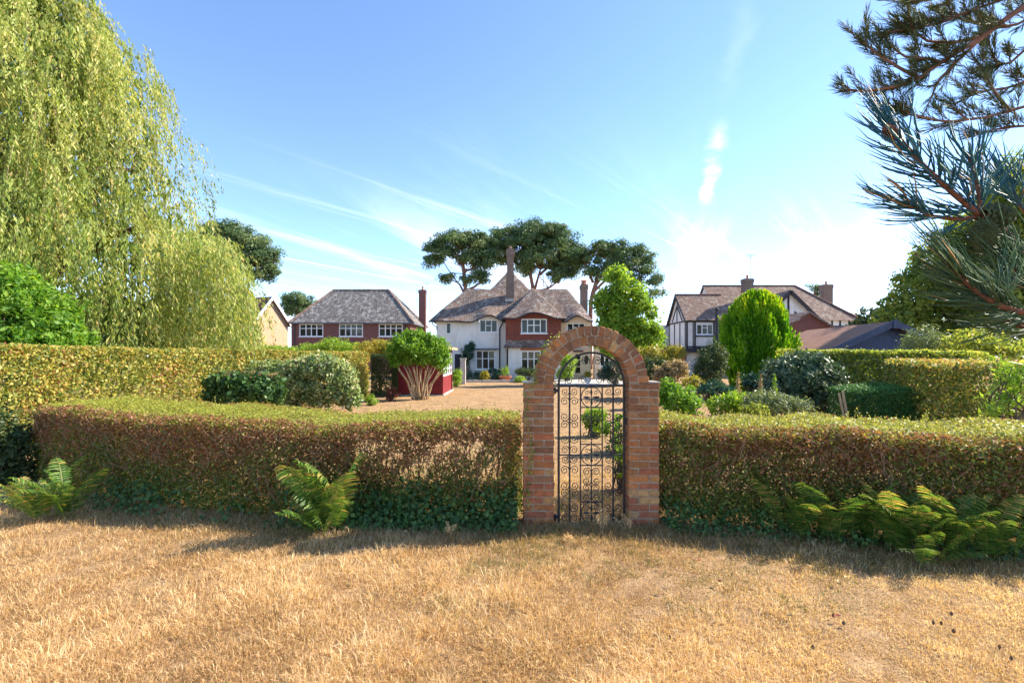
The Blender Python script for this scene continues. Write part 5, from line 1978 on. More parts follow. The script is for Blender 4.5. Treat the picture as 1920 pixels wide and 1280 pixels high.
broad_pine('little pointed evergreen top behind the half timbered roof',
           [(1528, 545, 12, 14), (1528, 565, 18, 14)], 75, [(1528, 560), (1528, 665)], [[(1528, 580), (1528, 560), (1528, 545)]], dens=0.9, per=90)

# ------------------------------------------------------------------ garden trees and shrubs


def leafy_tree(name, label, ells, d, mat, trunk_px, dens=3.0, per=60, cr=0.5, L=0.2, Wd=0.11, group=None, tr=0.14, **kw):
    base = W(trunk_px, 665, d)
    t = thing(name, label, 'tree', (base[0], d, 0), group)
    P, Nn, T, C = crown(ells, d, dens, per, cr, **kw)
    leaves('crown', P, L, Wd, LF[mat], t, T, nrm=Nn, flat=0.42)
    zt = np.percentile(C[:, 2], 45)
    mb = MB()
    mb.tube(resample([(base[0], d, -0.1), (base[0] + 0.1, d, zt * 0.5), (base[0], d, zt)], 8), np.linspace(tr, tr * 0.6, 8), 9)
    mb.build('trunk', M['bark'], t, smooth=True)
    for c in C[rng.permutation(len(C))[:22]]:
        mb = MB()
        mb.tube(limb((base[0], d, zt * random.uniform(0.5, 1.0)), c, 0.06, 6), np.linspace(tr * 0.45, 0.015, 6), 5)
        mb.build('limb', M['bark'], t, smooth=True)
    return t


leafy_tree('garden_tree', 'light green bushy tree standing in front of the white house right end',
           [(1155, 535, 26, 28), (1182, 560, 32, 32), (1145, 575, 30, 34), (1200, 600, 34, 34), (1165, 605, 42, 36), (1150, 640, 36, 28), (1215, 635, 32, 28), (1185, 640, 40, 26), (1160, 512, 10, 9)], 29, 'lime', 1172, dens=3.4, per=70, cr=0.42, L=0.19, Wd=0.12)
leafy_tree('boundary_tree', 'dark leafy tree with yellowing edge above the right boundary hedge',
           [(1720, 560, 48, 52), (1770, 500, 50, 58), (1690, 610, 50, 36), (1830, 470, 70, 70), (1790, 590, 80, 60), (1880, 540, 80, 90), (1760, 630, 70, 30)], 23, 'olive', 1790, dens=3.6, per=60, cr=0.5, L=0.20, Wd=0.11, tr=0.2)
leafy_tree('boundary_tree', 'taller yellowing tree half hidden behind the near pine needles',
           [(1900, 400, 60, 60), (1960, 380, 90, 100), (1940, 500, 90, 80), (1920, 600, 80, 60)], 20, 'olive', 1945, dens=3.4, per=60, cr=0.5, L=0.19, Wd=0.10, tr=0.2)
leafy_tree('small_tree', 'grey green scrubby tree beside the far brown roof',
           [(1640, 606, 30, 20), (1665, 595, 22, 24), (1615, 618, 24, 14)], 34, 'dark', 1642, dens=2.6, per=50, cr=0.5, L=0.22, Wd=0.12)


def conifer():
    d = 20.0
    c = W(1418, 640, d)
    t = thing('conifer', 'rounded bright lime green conifer with flame shaped sprays', 'tree', (c[0], d, 0))
    n = 2800
    z = rng.uniform(0.35, 4.35, n)
    prof = np.interp(z, [0.3, 0.9, 1.7, 2.5, 3.1, 3.6, 4.0, 4.25, 4.38], [0.95, 1.22, 1.42, 1.44, 1.30, 1.06, 0.74, 0.42, 0.12])
    th = rng.uniform(0, 2 * math.pi, n)
    lob = 1 + 0.05 * np.sin(5 * th + z * 2.2) + 0.05 * np.sin(9 * th - z * 3.1)
    nl = 120
    lz, lt = rng.uniform(0.3, 4.3, nl), rng.uniform(0, 2 * math.pi, nl)
    dth = np.abs((th[:, None] - lt[None] + math.pi) % (2 * math.pi) - math.pi) * prof[:, None]
    dz = (z[:, None] - lz[None]) * 0.55
    dmin = np.min(np.sqrt(dth ** 2 + dz ** 2), 1)
    bul = np.exp(-(dmin / 0.17) ** 2)
    r = prof * lob * rng.uniform(0.84, 1.0, n) * (0.83 + 0.26 * bul)
    out = np.stack([np.cos(th), np.sin(th), np.zeros(n)], 1)
    C = np.array([c[0], d, 0]) + out * r[:, None] + np.array([0, 0, 1]) * z[:, None]
    per = 30
    s = rng.uniform(0, 1, (n, per))
    ln = 0.42
    P = C[:, None, :] + (out[:, None, :] * 0.28 + np.array([0, 0, 1.0])) * ((s - 0.4) * ln)[:, :, None] + rng.normal(0, 0.045, (n, per, 3)) * (1.1 - s)[:, :, None]
    ax = np.repeat(unit(out * 0.45 + np.array([0, 0, 1.0])), per, 0)
    T = np.clip(np.repeat(rng.beta(2, 2.4, n) * 0.35 + bul * 0.42 - 0.10, per) + rng.uniform(0, 0.3, n * per) + (s.ravel() > 0.75) * 0.12 + np.repeat(np.clip((z - 3.0) * 0.12, 0, 0.2), per), 0, 1)  # lobes tinted brighter and hollows darker: shading put into the leaf colour
    leaves('foliage', P.reshape(-1, 3), 0.13, 0.042, LF['conifer'], t, T, axis=ax, loose=0.4)
    mb = MB()
    mb.tube([(c[0], d, -0.05), (c[0], d, 2.2), (c[0], d, 4.0)], [0.14, 0.1, 0.03], 8)
    mb.build('trunk', M['bark'], t, smooth=True)


conifer()
leafy_tree('background_tree', 'dark broad tree mass seen between the lower willow strands', [(60, 600, 90, 60), (180, 610, 80, 50), (290, 615, 80, 45), (380, 628, 60, 30)], 30, 'dark', 180, dens=1.6, per=60, cr=0.7, L=0.34, Wd=0.18)


def multi_stem():
    d = 19.2
    base = W(787, 665, d)
    bx = base[0]
    t = thing('multi_stem_shrub', 'round topped shrub on many bare pale stems before the red summerhouse', 'shrub', (bx, d, 0))
    ells = [(782, 658, 48, 26), (757, 652, 30, 26), (808, 655, 30, 28), (778, 636, 26, 16), (828, 672, 14, 24), (742, 668, 14, 18), (800, 634, 18, 10)]
    P, Nn, T, C = crown(ells, d, 20, 34, 0.2, shell=0.5, thick=0.8)
    leaves('foliage', P, 0.11, 0.055, LF['bright'], t, T, nrm=Nn, flat=0.4)
    for k in range(26):
        a = (k / 25 - 0.5)
        top = W(787 + a * 88 + random.gauss(0, 5), 688 + abs(a) * 6 + random.uniform(-8, 6), d + random.uniform(-0.5, 0.5))
        b = np.array([bx + a * 0.55 + random.gauss(0, 0.05), d + random.gauss(0, 0.08), -0.02])
        mid = b + (top - b) * 0.5 + np.array([-a * 0.25, 0, 0.05])
        mb = MB()
        mb.tube(resample([b, mid, top], 7) + rng.normal(0, 0.012, (7, 3)), np.linspace(0.034, 0.016, 7), 6)
        mb.build('stem', M['pale_stem'], t, smooth=True)


multi_stem()

shrub('laurel_bush', 'bright green large leaved bush under the willow behind tall beech hedge', 'bush', [(30, 590, 80, 60), (95, 615, 45, 38), (15, 545, 50, 42), (-40, 600, 60, 60), (60, 640, 90, 26)], 10.6, 'bright', dens=22, per=34, cr=0.22, L=0.14, Wd=0.055, stem_r=0.03)
shrub('dark_shrub', 'dark leafy shrub beside the golden arching fern', 'shrub', [(-20, 830, 44, 60), (20, 850, 34, 50), (30, 905, 34, 34), (-10, 900, 40, 40)], 6.7, 'dark', dens=60, per=26, cr=0.12, L=0.06, Wd=0.035, group=None)
shrub('ivy_mound', 'dark ivy covered stump of hedge with flat cut top', 'bush', [(455, 732, 58, 26), (412, 732, 26, 26), (502, 732, 30, 28), (470, 720, 50, 16), (430, 718, 40, 14)], 12.0, 'ivy', dens=34, per=30, cr=0.18, L=0.10, Wd=0.075, thick=0.6)
shrub('ivy_bush', 'pale green variegated ivy bush in front of the tall beech hedge', 'bush', [(595, 715, 60, 44), (548, 735, 40, 26), (645, 722, 24, 40), (545, 695, 50, 18), (600, 690, 60, 20), (500, 690, 40, 10), (655, 745, 22, 18), (610, 745, 40, 18)], 14.2, 'ivy_light', dens=30, per=34, cr=0.16, L=0.09, Wd=0.065, thick=0.5)
shrub('twig_heap', 'flat heap of brown cut twigs on top of the ivy mound', 'bush', [(465, 704, 52, 6)], 12.2, 'tan', dens=30, per=24, cr=0.16, L=0.12, Wd=0.03, thick=0.6, squash=0.4)
shrub('laurel_shrub', 'glossy dark laurel with pale leaf edges in front of the dark hedge', 'shrub', [(1500, 705, 64, 44), (1470, 720, 40, 50), (1535, 720, 34, 46), (1500, 745, 60, 30)], 12.5, 'laurel', dens=20, per=34, cr=0.2, L=0.13, Wd=0.055, flat=0.5, stem_r=0.03)
shrub('dark_shrub', 'tall dark shrub against the left side of the lime conifer', 'shrub', [(1332, 685, 26, 36), (1318, 700, 26, 24), (1345, 670, 16, 24)], 18, 'dark', dens=18, per=30, cr=0.2, L=0.1, Wd=0.045)
shrub('lime_bush', 'bright lime green mounded bush just behind right hedge beside arch', 'bush', [(1272, 752, 38, 30), (1258, 735, 22, 22), (1290, 762, 26, 20)], 9, 'bright', dens=46, per=34, cr=0.12, L=0.07, Wd=0.03)
shrub('small_bush', 'small yellow green bush in the flower border', 'bush', [(1292, 722, 24, 14), (1305, 728, 14, 12)], 12.5, 'gold', dens=40, per=24, cr=0.12, L=0.08, Wd=0.04)
shrub('dry_hydrangea', 'faded tan flower heads on a bush beside the border', 'bush', [(1262, 698, 26, 20), (1245, 705, 20, 18)], 16, 'tan', dens=26, per=26, cr=0.16, L=0.1, Wd=0.07)
shrub('golden_bush', 'golden domed bush near the light green tree foot', 'bush', [(1264, 664, 17, 16), (1240, 674, 26, 20), (1215, 672, 26, 22)], 20, 'gold', dens=22, per=30, cr=0.2, L=0.1, Wd=0.05)
shrub('green_bush', 'rounded green bush right of the arch and below the light green tree', 'bush', [(1228, 695, 30, 26), (1212, 705, 22, 24)], 19, 'dark', dens=22, per=30, cr=0.2, L=0.1, Wd=0.05)
shrub('teal_bush', 'low blue green bush in the middle of the border', 'bush', [(1335, 730, 28, 13), (1355, 738, 22, 12)], 12, 'teal', dens=40, per=26, cr=0.12, L=0.08, Wd=0.035)
shrub('teal_bush', 'small blue green bush under the lime conifer', 'bush', [(1410, 716, 17, 14)], 13.5, 'teal', dens=40, per=26, cr=0.12, L=0.09, Wd=0.04)
shrub('border_plant', 'pale feathery grey green plant behind right hedge near the laurel', 'plant', [(1452, 758, 52, 16), (1430, 752, 30, 20), (1490, 762, 28, 12)], 9.2, 'sage', dens=50, per=26, cr=0.13, L=0.085, Wd=0.02)
shrub('border_plant', 'leafy light green plant with upright shoots in the border', 'plant', [(1378, 755, 34, 20), (1352, 762, 26, 14)], 9.8, 'lime', dens=46, per=24, cr=0.12, L=0.085, Wd=0.03)
shrub('border_plant', 'dark dotted leafy plant low behind right hedge', 'plant', [(1415, 768, 24, 11)], 8.8, 'olive', dens=60, per=24, cr=0.1, L=0.06, Wd=0.025)
shrub('scrub_bush', 'grey green scrub growing against the navy shed', 'bush', [(1735, 640, 34, 28), (1760, 650, 30, 20), (1715, 652, 24, 14)], 14.5, 'sage', dens=16, per=26, cr=0.24, L=0.11, Wd=0.03)
shrub('scrub_bush', 'yellow green brambly scrub above the right hedge top', 'bush', [(1815, 645, 44, 24), (1860, 652, 40, 18), (1905, 655, 40, 16)], 13.5, 'olive', dens=16, per=26, cr=0.22, L=0.11, Wd=0.05)
shrub('sapling', 'upright light green shoots before the brownish boundary hedge', 'plant', [(1890, 735, 18, 46), (1902, 700, 10, 30), (1865, 772, 20, 16), (1880, 690, 6, 22)], 7.0, 'lime', dens=34, per=12, cr=0.12, L=0.11, Wd=0.028, flat=0.6)
shrub('yellow_bush', 'yellow topped bush behind the tall hedge before brick house', 'bush', [(705, 652, 34, 12), (725, 656, 22, 12)], 27, 'gold', dens=16, per=30, cr=0.25, L=0.12, Wd=0.06)
shrub('green_bush', 'pale green shrubs in front of the dark brick house wall', 'bush', [(625, 650, 26, 14), (590, 656, 30, 8), (660, 656, 20, 10)], 30, 'lime', dens=12, per=28, cr=0.3, L=0.13, Wd=0.06)
shrub('green_bush', 'low green bush at the foot of the peach gable', 'bush', [(520, 658, 34, 7), (480, 657, 20, 8)], 36, 'lime', dens=10, per=28, cr=0.3, L=0.14, Wd=0.07)
shrub('red_shrub', 'small reddish brown shrub at the corner of the summerhouse', 'shrub', [(735, 738, 13, 11)], 18.5, 'red', dens=40, per=20, cr=0.12, L=0.08, Wd=0.035)
shrub('small_plant', 'small green plant below the end of the tall hedge', 'plant', [(697, 752, 14, 9)], 17, 'lime', dens=40, per=20, cr=0.12, L=0.08, Wd=0.035)
shrub('box_cube', 'squared green bush right of the red summerhouse', 'bush', [(855, 710, 9, 15), (858, 700, 8, 8)], 27, 'lime', dens=30, per=24, cr=0.14, L=0.09, Wd=0.045)
shrub('climber', 'green climbing plant on the white house wall by the door', 'plant', [(877, 662, 10, 15), (870, 676, 8, 10), (884, 648, 6, 5)], 35.2, 'teal', dens=20, per=26, cr=0.2, L=0.14, Wd=0.06)
shrub('bed_shrub', 'dark blue green shrubs under the three light window', 'shrub', [(895, 705, 18, 11), (925, 702, 18, 10), (940, 707, 10, 8)], 33.6, 'teal', dens=14, per=28, cr=0.22, L=0.12, Wd=0.05)
shrub('yellow_shrub', 'little yellow green round shrub in the white house flower bed', 'shrub', [(909, 705, 8, 9)], 32.4, 'gold', dens=30, per=26, cr=0.16, L=0.1, Wd=0.05)
shrub('box_ball', 'dark clipped bush beneath the bay window', 'bush', [(982, 697, 20, 6), (1000, 698, 14, 7)], 33.2, 'dark', dens=24, per=26, cr=0.16, L=0.09, Wd=0.04)
shrub('box_ball', 'pale green low bush at the lawn edge before the bay', 'bush', [(975, 712, 12, 6)], 31.0, 'lime', dens=26, per=24, cr=0.14, L=0.09, Wd=0.04)
shrub('patio_bush', 'green bush beside the glazed door of the white house', 'bush', [(1066, 684, 13, 20), (1060, 700, 16, 10)], 32.5, 'lime', dens=18, per=28, cr=0.2, L=0.11, Wd=0.05)
shrub('patio_bush', 'dark spreading shrub on the patio seen through right side of arch', 'bush', [(1152, 695, 24, 22), (1138, 702, 16, 14), (1165, 680, 14, 16)], 27, 'teal', dens=18, per=28, cr=0.2, L=0.13, Wd=0.035)
shrub('path_plant', 'light green leafy plant beside the path behind gate middle', 'plant', [(1120, 776, 20, 10), (1104, 784, 12, 9), (1118, 800, 20, 17)], 10.5, 'lime', dens=46, per=18, cr=0.11, L=0.085, Wd=0.04)
shrub('path_plant', 'bushy green plant behind the gate next to right pier', 'plant', [(1146, 806, 15, 18), (1160, 820, 13, 24), (1163, 786, 9, 12), (1152, 838, 16, 14)], 8.6, 'bright', dens=46, per=14, cr=0.08, L=0.07, Wd=0.035)
shrub('path_plant', 'thin straggling plant in shade against right pier behind gate', 'plant', [(1163, 870, 9, 34), (1160, 960, 12, 12)], 6.3, 'lime', dens=90, per=14, cr=0.06, L=0.05, Wd=0.026)


def spire(px, py0, py1, d, mat, label):
    a, b = W(px, py1, d), W(px + random.uniform(-4, 4), py0, d)
    t = thing('flower_spike', label, 'plant', (a[0], d, 0))
    n = 260
    s = rng.uniform(0, 1, n)
    P = a + (b - a) * s[:, None] + rng.normal(0, 1, (n, 3)) * (0.030 * (1.2 - s) * (1 + 0.5 * np.sin(s * 40)))[:, None]
    leaves('florets', P, 0.045, 0.02, LF[mat], t)
    mb = MB()
    mb.tube([(a[0], d, -0.02), a, b], [0.012, 0.01, 0.005], 5)
    mb.build('stem', M['pale_stem'], t)


spire(1384, 698, 735, 10.5, 'tan', 'tall brown seeded flower spike in the border')
spire(1424, 702, 740, 10.0, 'tan', 'pinkish tan flower spike left of the laurel')
spire(1455, 702, 745, 9.6, 'lime', 'yellow green flower spike in front of the laurel')

# two leaning stakes by the small clipped hedge
for x0_, x1_, ytop, lab in ((1573, 1594, 737, 'pale wooden stake leaning outermost beside the small clipped hedge'), (1580, 1599, 733, 'pale wooden stake leaning innermost against the small clipped hedge')):
    a, b = W(x1_, 833, 9.55), W(x0_, ytop, 9.55)
    a[2] = -0.03
    mb = MB()
    mb.beam(a, b, 0.032, 0.03, (0, 1, 0))
    tag(mb.build('wooden_stake', M['stake'], loc=(a[0], 9.55, 0)), lab, 'stake')


# ------------------------------------------------------------------ ferns
def frond_mesh(name, L, seed):
    r = np.random.default_rng(seed)
    n = 30
    s = np.linspace(0.0, 1.0, n)
    bend = r.uniform(0.35, 0.75)
    spine = np.stack([np.zeros(n), L * (0.22 * s + bend * 0.55 * s ** 2), L * (1.0 * s - bend * 0.42 * s ** 2.4)], 1)
    spine[:, 0] += L * 0.05 * np.sin(s * 3 + seed)
    T = unit(np.gradient(spine, axis=0))
    V, Fc, tv = [], [], []
    for i in range(4, n):
        w = L * 0.19 * math.sin(math.pi * (0.10 + 0.86 * (1 - s[i]) ** 0.8)) + 0.006
        if s[i] > 0.97:
            w = L * 0.015
        for sd in (-1, 1):
            up = np.cross(T[i], [sd, 0, 0]) * sd
            dr = unit(np.array([sd, 0, 0]) + T[i] * 0.42 - np.array([0, 0, 0.22]) + r.normal(0, 0.07, 3))
            hw = L * 0.0088
            along = T[i] * hw
            p = spine[i]
            q1, q2, q3 = p + dr * w * 0.4, p + dr * w * 0.75 - np.array([0, 0, w * 0.05]), p + dr * w - np.array([0, 0, w * 0.13])
            b = len(V)
            V += [p - along * 0.8, p + along * 0.8, q1 + along * 1.25, q1 - along * 1.25, q2 + along * 0.9, q2 - along * 0.9, q3]
            Fc += [(b, b + 1, b + 2), (b, b + 2, b + 3), (b + 3, b + 2, b + 4), (b + 3, b + 4, b + 5), (b + 5, b + 4, b + 6)]
            tc = np.clip(0.45 + 0.25 * r.normal() + 0.15 * s[i], 0, 1)
            tv += [tc] * 6 + [min(1, tc + 0.15)]
    for i in range(n - 1):
        wd = 0.0045 * (1 - 0.8 * s[i]) * L / 0.7 + 0.001
        b = len(V)
        for p in (spine[i], spine[i + 1]):
            V += [p + np.array([wd, 0, 0.001]), p - np.array([wd, 0, -0.001])]
            tv += [0.85, 0.85]
        Fc += [(b, b + 1, b + 3), (b, b + 3, b + 2)]
    me = np_mesh(name, np.array(V), np.array(Fc), np.array(tv))
    me.materials.append(LF['fern'])
    return me


FR = [frond_mesh('frond', 0.7, 40 + i) for i in range(6)]
FRY = []
for i in range(3):
    me = frond_mesh('frond', 0.7, 90 + i)
    a = np.zeros(len(me.vertices), np.float32)
    me.attributes['tint'].data.foreach_get('value', a)
    me.attributes['tint'].data.foreach_set('value', np.clip(a * 0.5 + 0.5, 0, 1).astype(np.float32))
    FRY.append(me)


PI = math.pi


def fern(px, py, label, n, size, spread, face=None, yellow=0.2):
    d = EYE * FPX / (py - HORY)
    x = (px - 960) * d / FPX
    t = thing('fern', label, 'fern', (x, d, 0), 'ferns at the foot of the hedges')
    del t['group']
    for k in range(n):
        me = random.choice(FRY if random.random() < yellow else FR)
        o = bpy.data.objects.new('frond', me)
        COL.objects.link(o)
        o.parent = t
        az = k * 2 * math.pi / n + random.uniform(-0.3, 0.3)
        # spine leans along local +Y; fronds mostly fan towards the light and the lawn
        if face is not None:
            az = PI / 2 - 0.5 + (PI + 1.0) * (k + random.uniform(0, 1)) / n
        s = size * random.uniform(0.65, 1.15)
        o.rotation_euler = (random.uniform(-0.45, 0.30) * spread, random.gauss(0, 0.15), az)
        o.scale = (s * 0.92, s * 0.88, s * random.uniform(1.0, 1.28))
        o.location = (random.gauss(0, 0.05), random.gauss(0, 0.05), -0.01)
    return t


PI = math.pi
fern(622, 998, 'large upright yellow tipped fern before the left hedge', 18, 1.12, 0.15, PI * 0.9, 0.35)
fern(585, 1004, 'small low fern beside the large upright yellow tipped fern', 8, 0.80, 0.9, PI * 0.8, 0.3)
fern(78, 972, 'golden arching fern at the outer end of the left hedge', 13, 0.95, 0.8, PI * 0.75, 0.6)
fern(128, 968, 'shaded green fern beside the golden arching fern', 10, 1.0, 0.8, PI, 0.0)
fern(1685, 1034, 'big bright spreading fern at the foot of right hedge', 17, 0.92, 0.30, PI, 0.10)
fern(1775, 1038, 'lush fern growing against the big spreading one', 16, 0.92, 0.30, PI * 1.15, 0.10)
fern(1552, 1014, 'slender fern between the pale tipped and medium green ferns', 12, 0.92, 0.4, PI, 0.1)
fern(1618, 1020, 'medium green fern touching the big spreading fern', 13, 1.0, 0.35, PI, 0.08)
fern(1495, 1010, 'small pale tipped fern, the one closest to the brick pier', 12, 0.82, 0.5, PI, 0.3)
fern(1735, 1056, 'low fern sprawling onto the lawn edge', 9, 0.72, 1.2, PI, 0.2)
fern(1858, 1050, 'dim fern beyond the lush one in deep hedge shade', 10, 0.9, 0.7, PI, 0.1)


# ------------------------------------------------------------------ ivy and shaded growth at the hedge foot
def foot_growth():
    n = 13000
    X_ = rng.uniform(-5.4, 0.05, n)
    fy = np.interp(X_, [-6.0, -5.0, -4.0, -2.9, -1.8, 0.1], [6.3, 5.9, 5.55, 5.3, 5.2, 5.13])
    dens = np.clip(0.10 + 0.40 * vnoise(X_, X_ * 0.3, 2.1) + np.clip((X_ + 2.9) / 1.0, 0, 1) * 0.6, 0.02, 1)
    k = rng.uniform(0, 1, n) < dens
    X_, fy = X_[k], fy[k]
    n = len(X_)
    out = rng.uniform(0, 1, n) ** 1.4
    Y_ = fy + 0.12 - out * 0.48
    hmax = 0.42 * (1 - out) + 0.05
    Z_ = rng.uniform(0.01, 1, n) * hmax
    Nn = unit(np.stack([rng.normal(0, 0.3, n), -np.ones(n), np.ones(n) * 0.8], 1))
    P = np.stack([X_, Y_, Z_], 1)
    leaves('ground_ivy', P, 0.045, 0.040, LF['ivy'], None, nrm=Nn, flat=0.55)
    n = 3600
    X_ = rng.uniform(1.62, 5.6, n)
    fy = np.interp(X_, [1.6, 2.4, 3.3, 4.2, 5.2, 6.4], [5.10, 4.95, 4.72, 4.45, 4.2, 3.9])
    out = rng.uniform(0, 1, n) ** 1.5
    P = np.stack([X_, fy + 0.1 - out * 0.42, rng.uniform(0.01, 1, n) * (0.30 * (1 - out) + 0.05)], 1)
    leaves('ground_ivy', P, 0.042, 0.036, LF['ivy'], None, nrm=np.tile(unit(np.array([0, -1, 0.8])), (n, 1)), flat=0.55)
    # longer uncut grass in the shade of the hedges
    n = 26000
    X_ = rng.uniform(-6.0, 5.6, n)
    fy = np.interp(X_, [-6.0, -5.0, -4.0, -2.9, -1.8, 0.1, 1.6, 2.4, 3.3, 4.2, 5.2], [6.3, 5.9, 5.55, 5.3, 5.2, 5.05, 5.05, 4.95, 4.72, 4.45, 4.2])
    Y_ = fy - 0.05 - np.abs(rng.normal(0, 0.35, n))
    V, Fc, T = blades(X_, Y_, rng.uniform(0.03, 0.13, n) * rng.uniform(0.5, 1.1, n), np.full(n, 0.0034), rng.uniform(0.3, 1.6, n), np.where(rng.uniform(0, 1, n) < 0.45, rng.uniform(0, 0.25, n), rng.uniform(0.3, 0.75, n)))
    link('uncut_grass', np_mesh('uncut_grass', V, Fc, T), LF['grass'], kind='stuff')


foot_growth()


def seed_grass(px, py, h, label, n=7):
    d = EYE * FPX / (py - HORY)
    x = (px - 960) * d / FPX
    t = thing('seeding_grass', label, 'grass', (x, d, 0))
    mb = MB()
    Ps = []
    for k in range(n):
        top = np.array([x + random.gauss(0, 0.07), d + random.gauss(0, 0.05), h * random.uniform(0.7, 1.1)])
        mb.tube(limb((x + random.gauss(0, 0.025), d + random.gauss(0, 0.025), -0.01), top, 0.0, 5, 0.04), np.linspace(0.0022, 0.0012, 5), 4, False)
        m_ = 70
        s = rng.uniform(0.55, 1.0, m_)
        b = np.array([x, d, 0])
        Ps.append(b + (top - b) * s[:, None] + rng.normal(0, 1, (m_, 3)) * (0.022 * (1.25 - s))[:, None])
    mb.build('stalks', M['pale_stem'], t, kind='stuff')
    P = np.concatenate(Ps)
    leaves('seed_heads', P, 0.016, 0.006, LF['grass'], t, rng.uniform(0.45, 0.95, len(P)))


seed_grass(1132, 1000, 0.26, 'tall dry seeding grass in front of the iron gate', 8)
seed_grass(1178, 998, 0.17, 'shorter dry seeding grass at the foot of right pier', 6)
seed_grass(1075, 1022, 0.10, 'low dry grass tuft left of the gate threshold', 6)
seed_grass(845, 1005, 0.17, 'pale green grass stalks before the ivy', 5)


# ------------------------------------------------------------------ near pine on the right
def needle_mesh(B, D, L, r, bendv, sides=3, seg=3):
    """tapered curved needles: base points, directions, lengths"""
    n = len(B)
    ref = unit(np.cross(D, rand_dirs(n)))
    ref2 = np.cross(D, ref)
    ts = np.linspace(0, 1, seg + 1)
    rings = []
    for t_ in ts:
        c = B + D * (L * t_)[:, None] + bendv * (L * t_ ** 2)[:, None]
        rad = (r * (1.0 if t_ < 0.7 else (1 - t_) / 0.3 * 0.85 + 0.15))
        for k in range(sides):
            a = 2 * math.pi * k / sides
            rings.append(c + (ref * math.cos(a) + ref2 * math.sin(a)) * np.reshape(rad, (-1, 1)))
    V = np.stack(rings, 1).reshape(-1, 3)
    per = sides * (seg + 1)
    q = []
    for i in range(seg):
        for k in range(sides):
            q.append((i * sides + k, i * sides + (k + 1) % sides, (i + 1) * sides + (k + 1) % sides, (i + 1) * sides + k))
    Fc = (np.arange(n)[:, None, None] * per + np.array(q)[None]).reshape(-1, 4)
    return V, Fc, per


def shoot_needles(path, n, L, r, spread=0.75, bend=0.35, tip=0.3):
    """needles in pairs along a shoot, leaning towards its tip"""
    Q = resample(path, 40)
    Tn = unit(np.gradient(Q, axis=0))
    n2 = n // 2
    u = rng.uniform(0.02, 1.0, n2) ** (1 - tip)
    idx = np.clip((u * 39).astype(int), 0, 39)
    B = Q[idx] + rng.normal(0, 0.002, (n2, 3))
    T_ = Tn[idx]
    side = rand_dirs(n2)
    side = unit(side - T_ * np.sum(side * T_, 1, keepdims=True))
    sp = spread * rng.uniform(0.65, 1.25, n2) * np.interp(u, [0, 0.8, 1], [1.1, 0.9, 0.4])
    D = unit(T_ + side * sp[:, None])
    Bv = -side * (bend * rng.uniform(0.0, 1.0, n2) * 0.35)[:, None] + T_ * 0.12
    B = np.repeat(B, 2, 0)
    D = unit(np.repeat(D, 2, 0) + rng.normal(0, 0.06, (n2 * 2, 3)))
    Bv = np.repeat(Bv, 2, 0)
    Ls = np.repeat(L * rng.uniform(0.75, 1.15, n2), 2)
    return B, D, Ls, np.full(n2 * 2, r), Bv


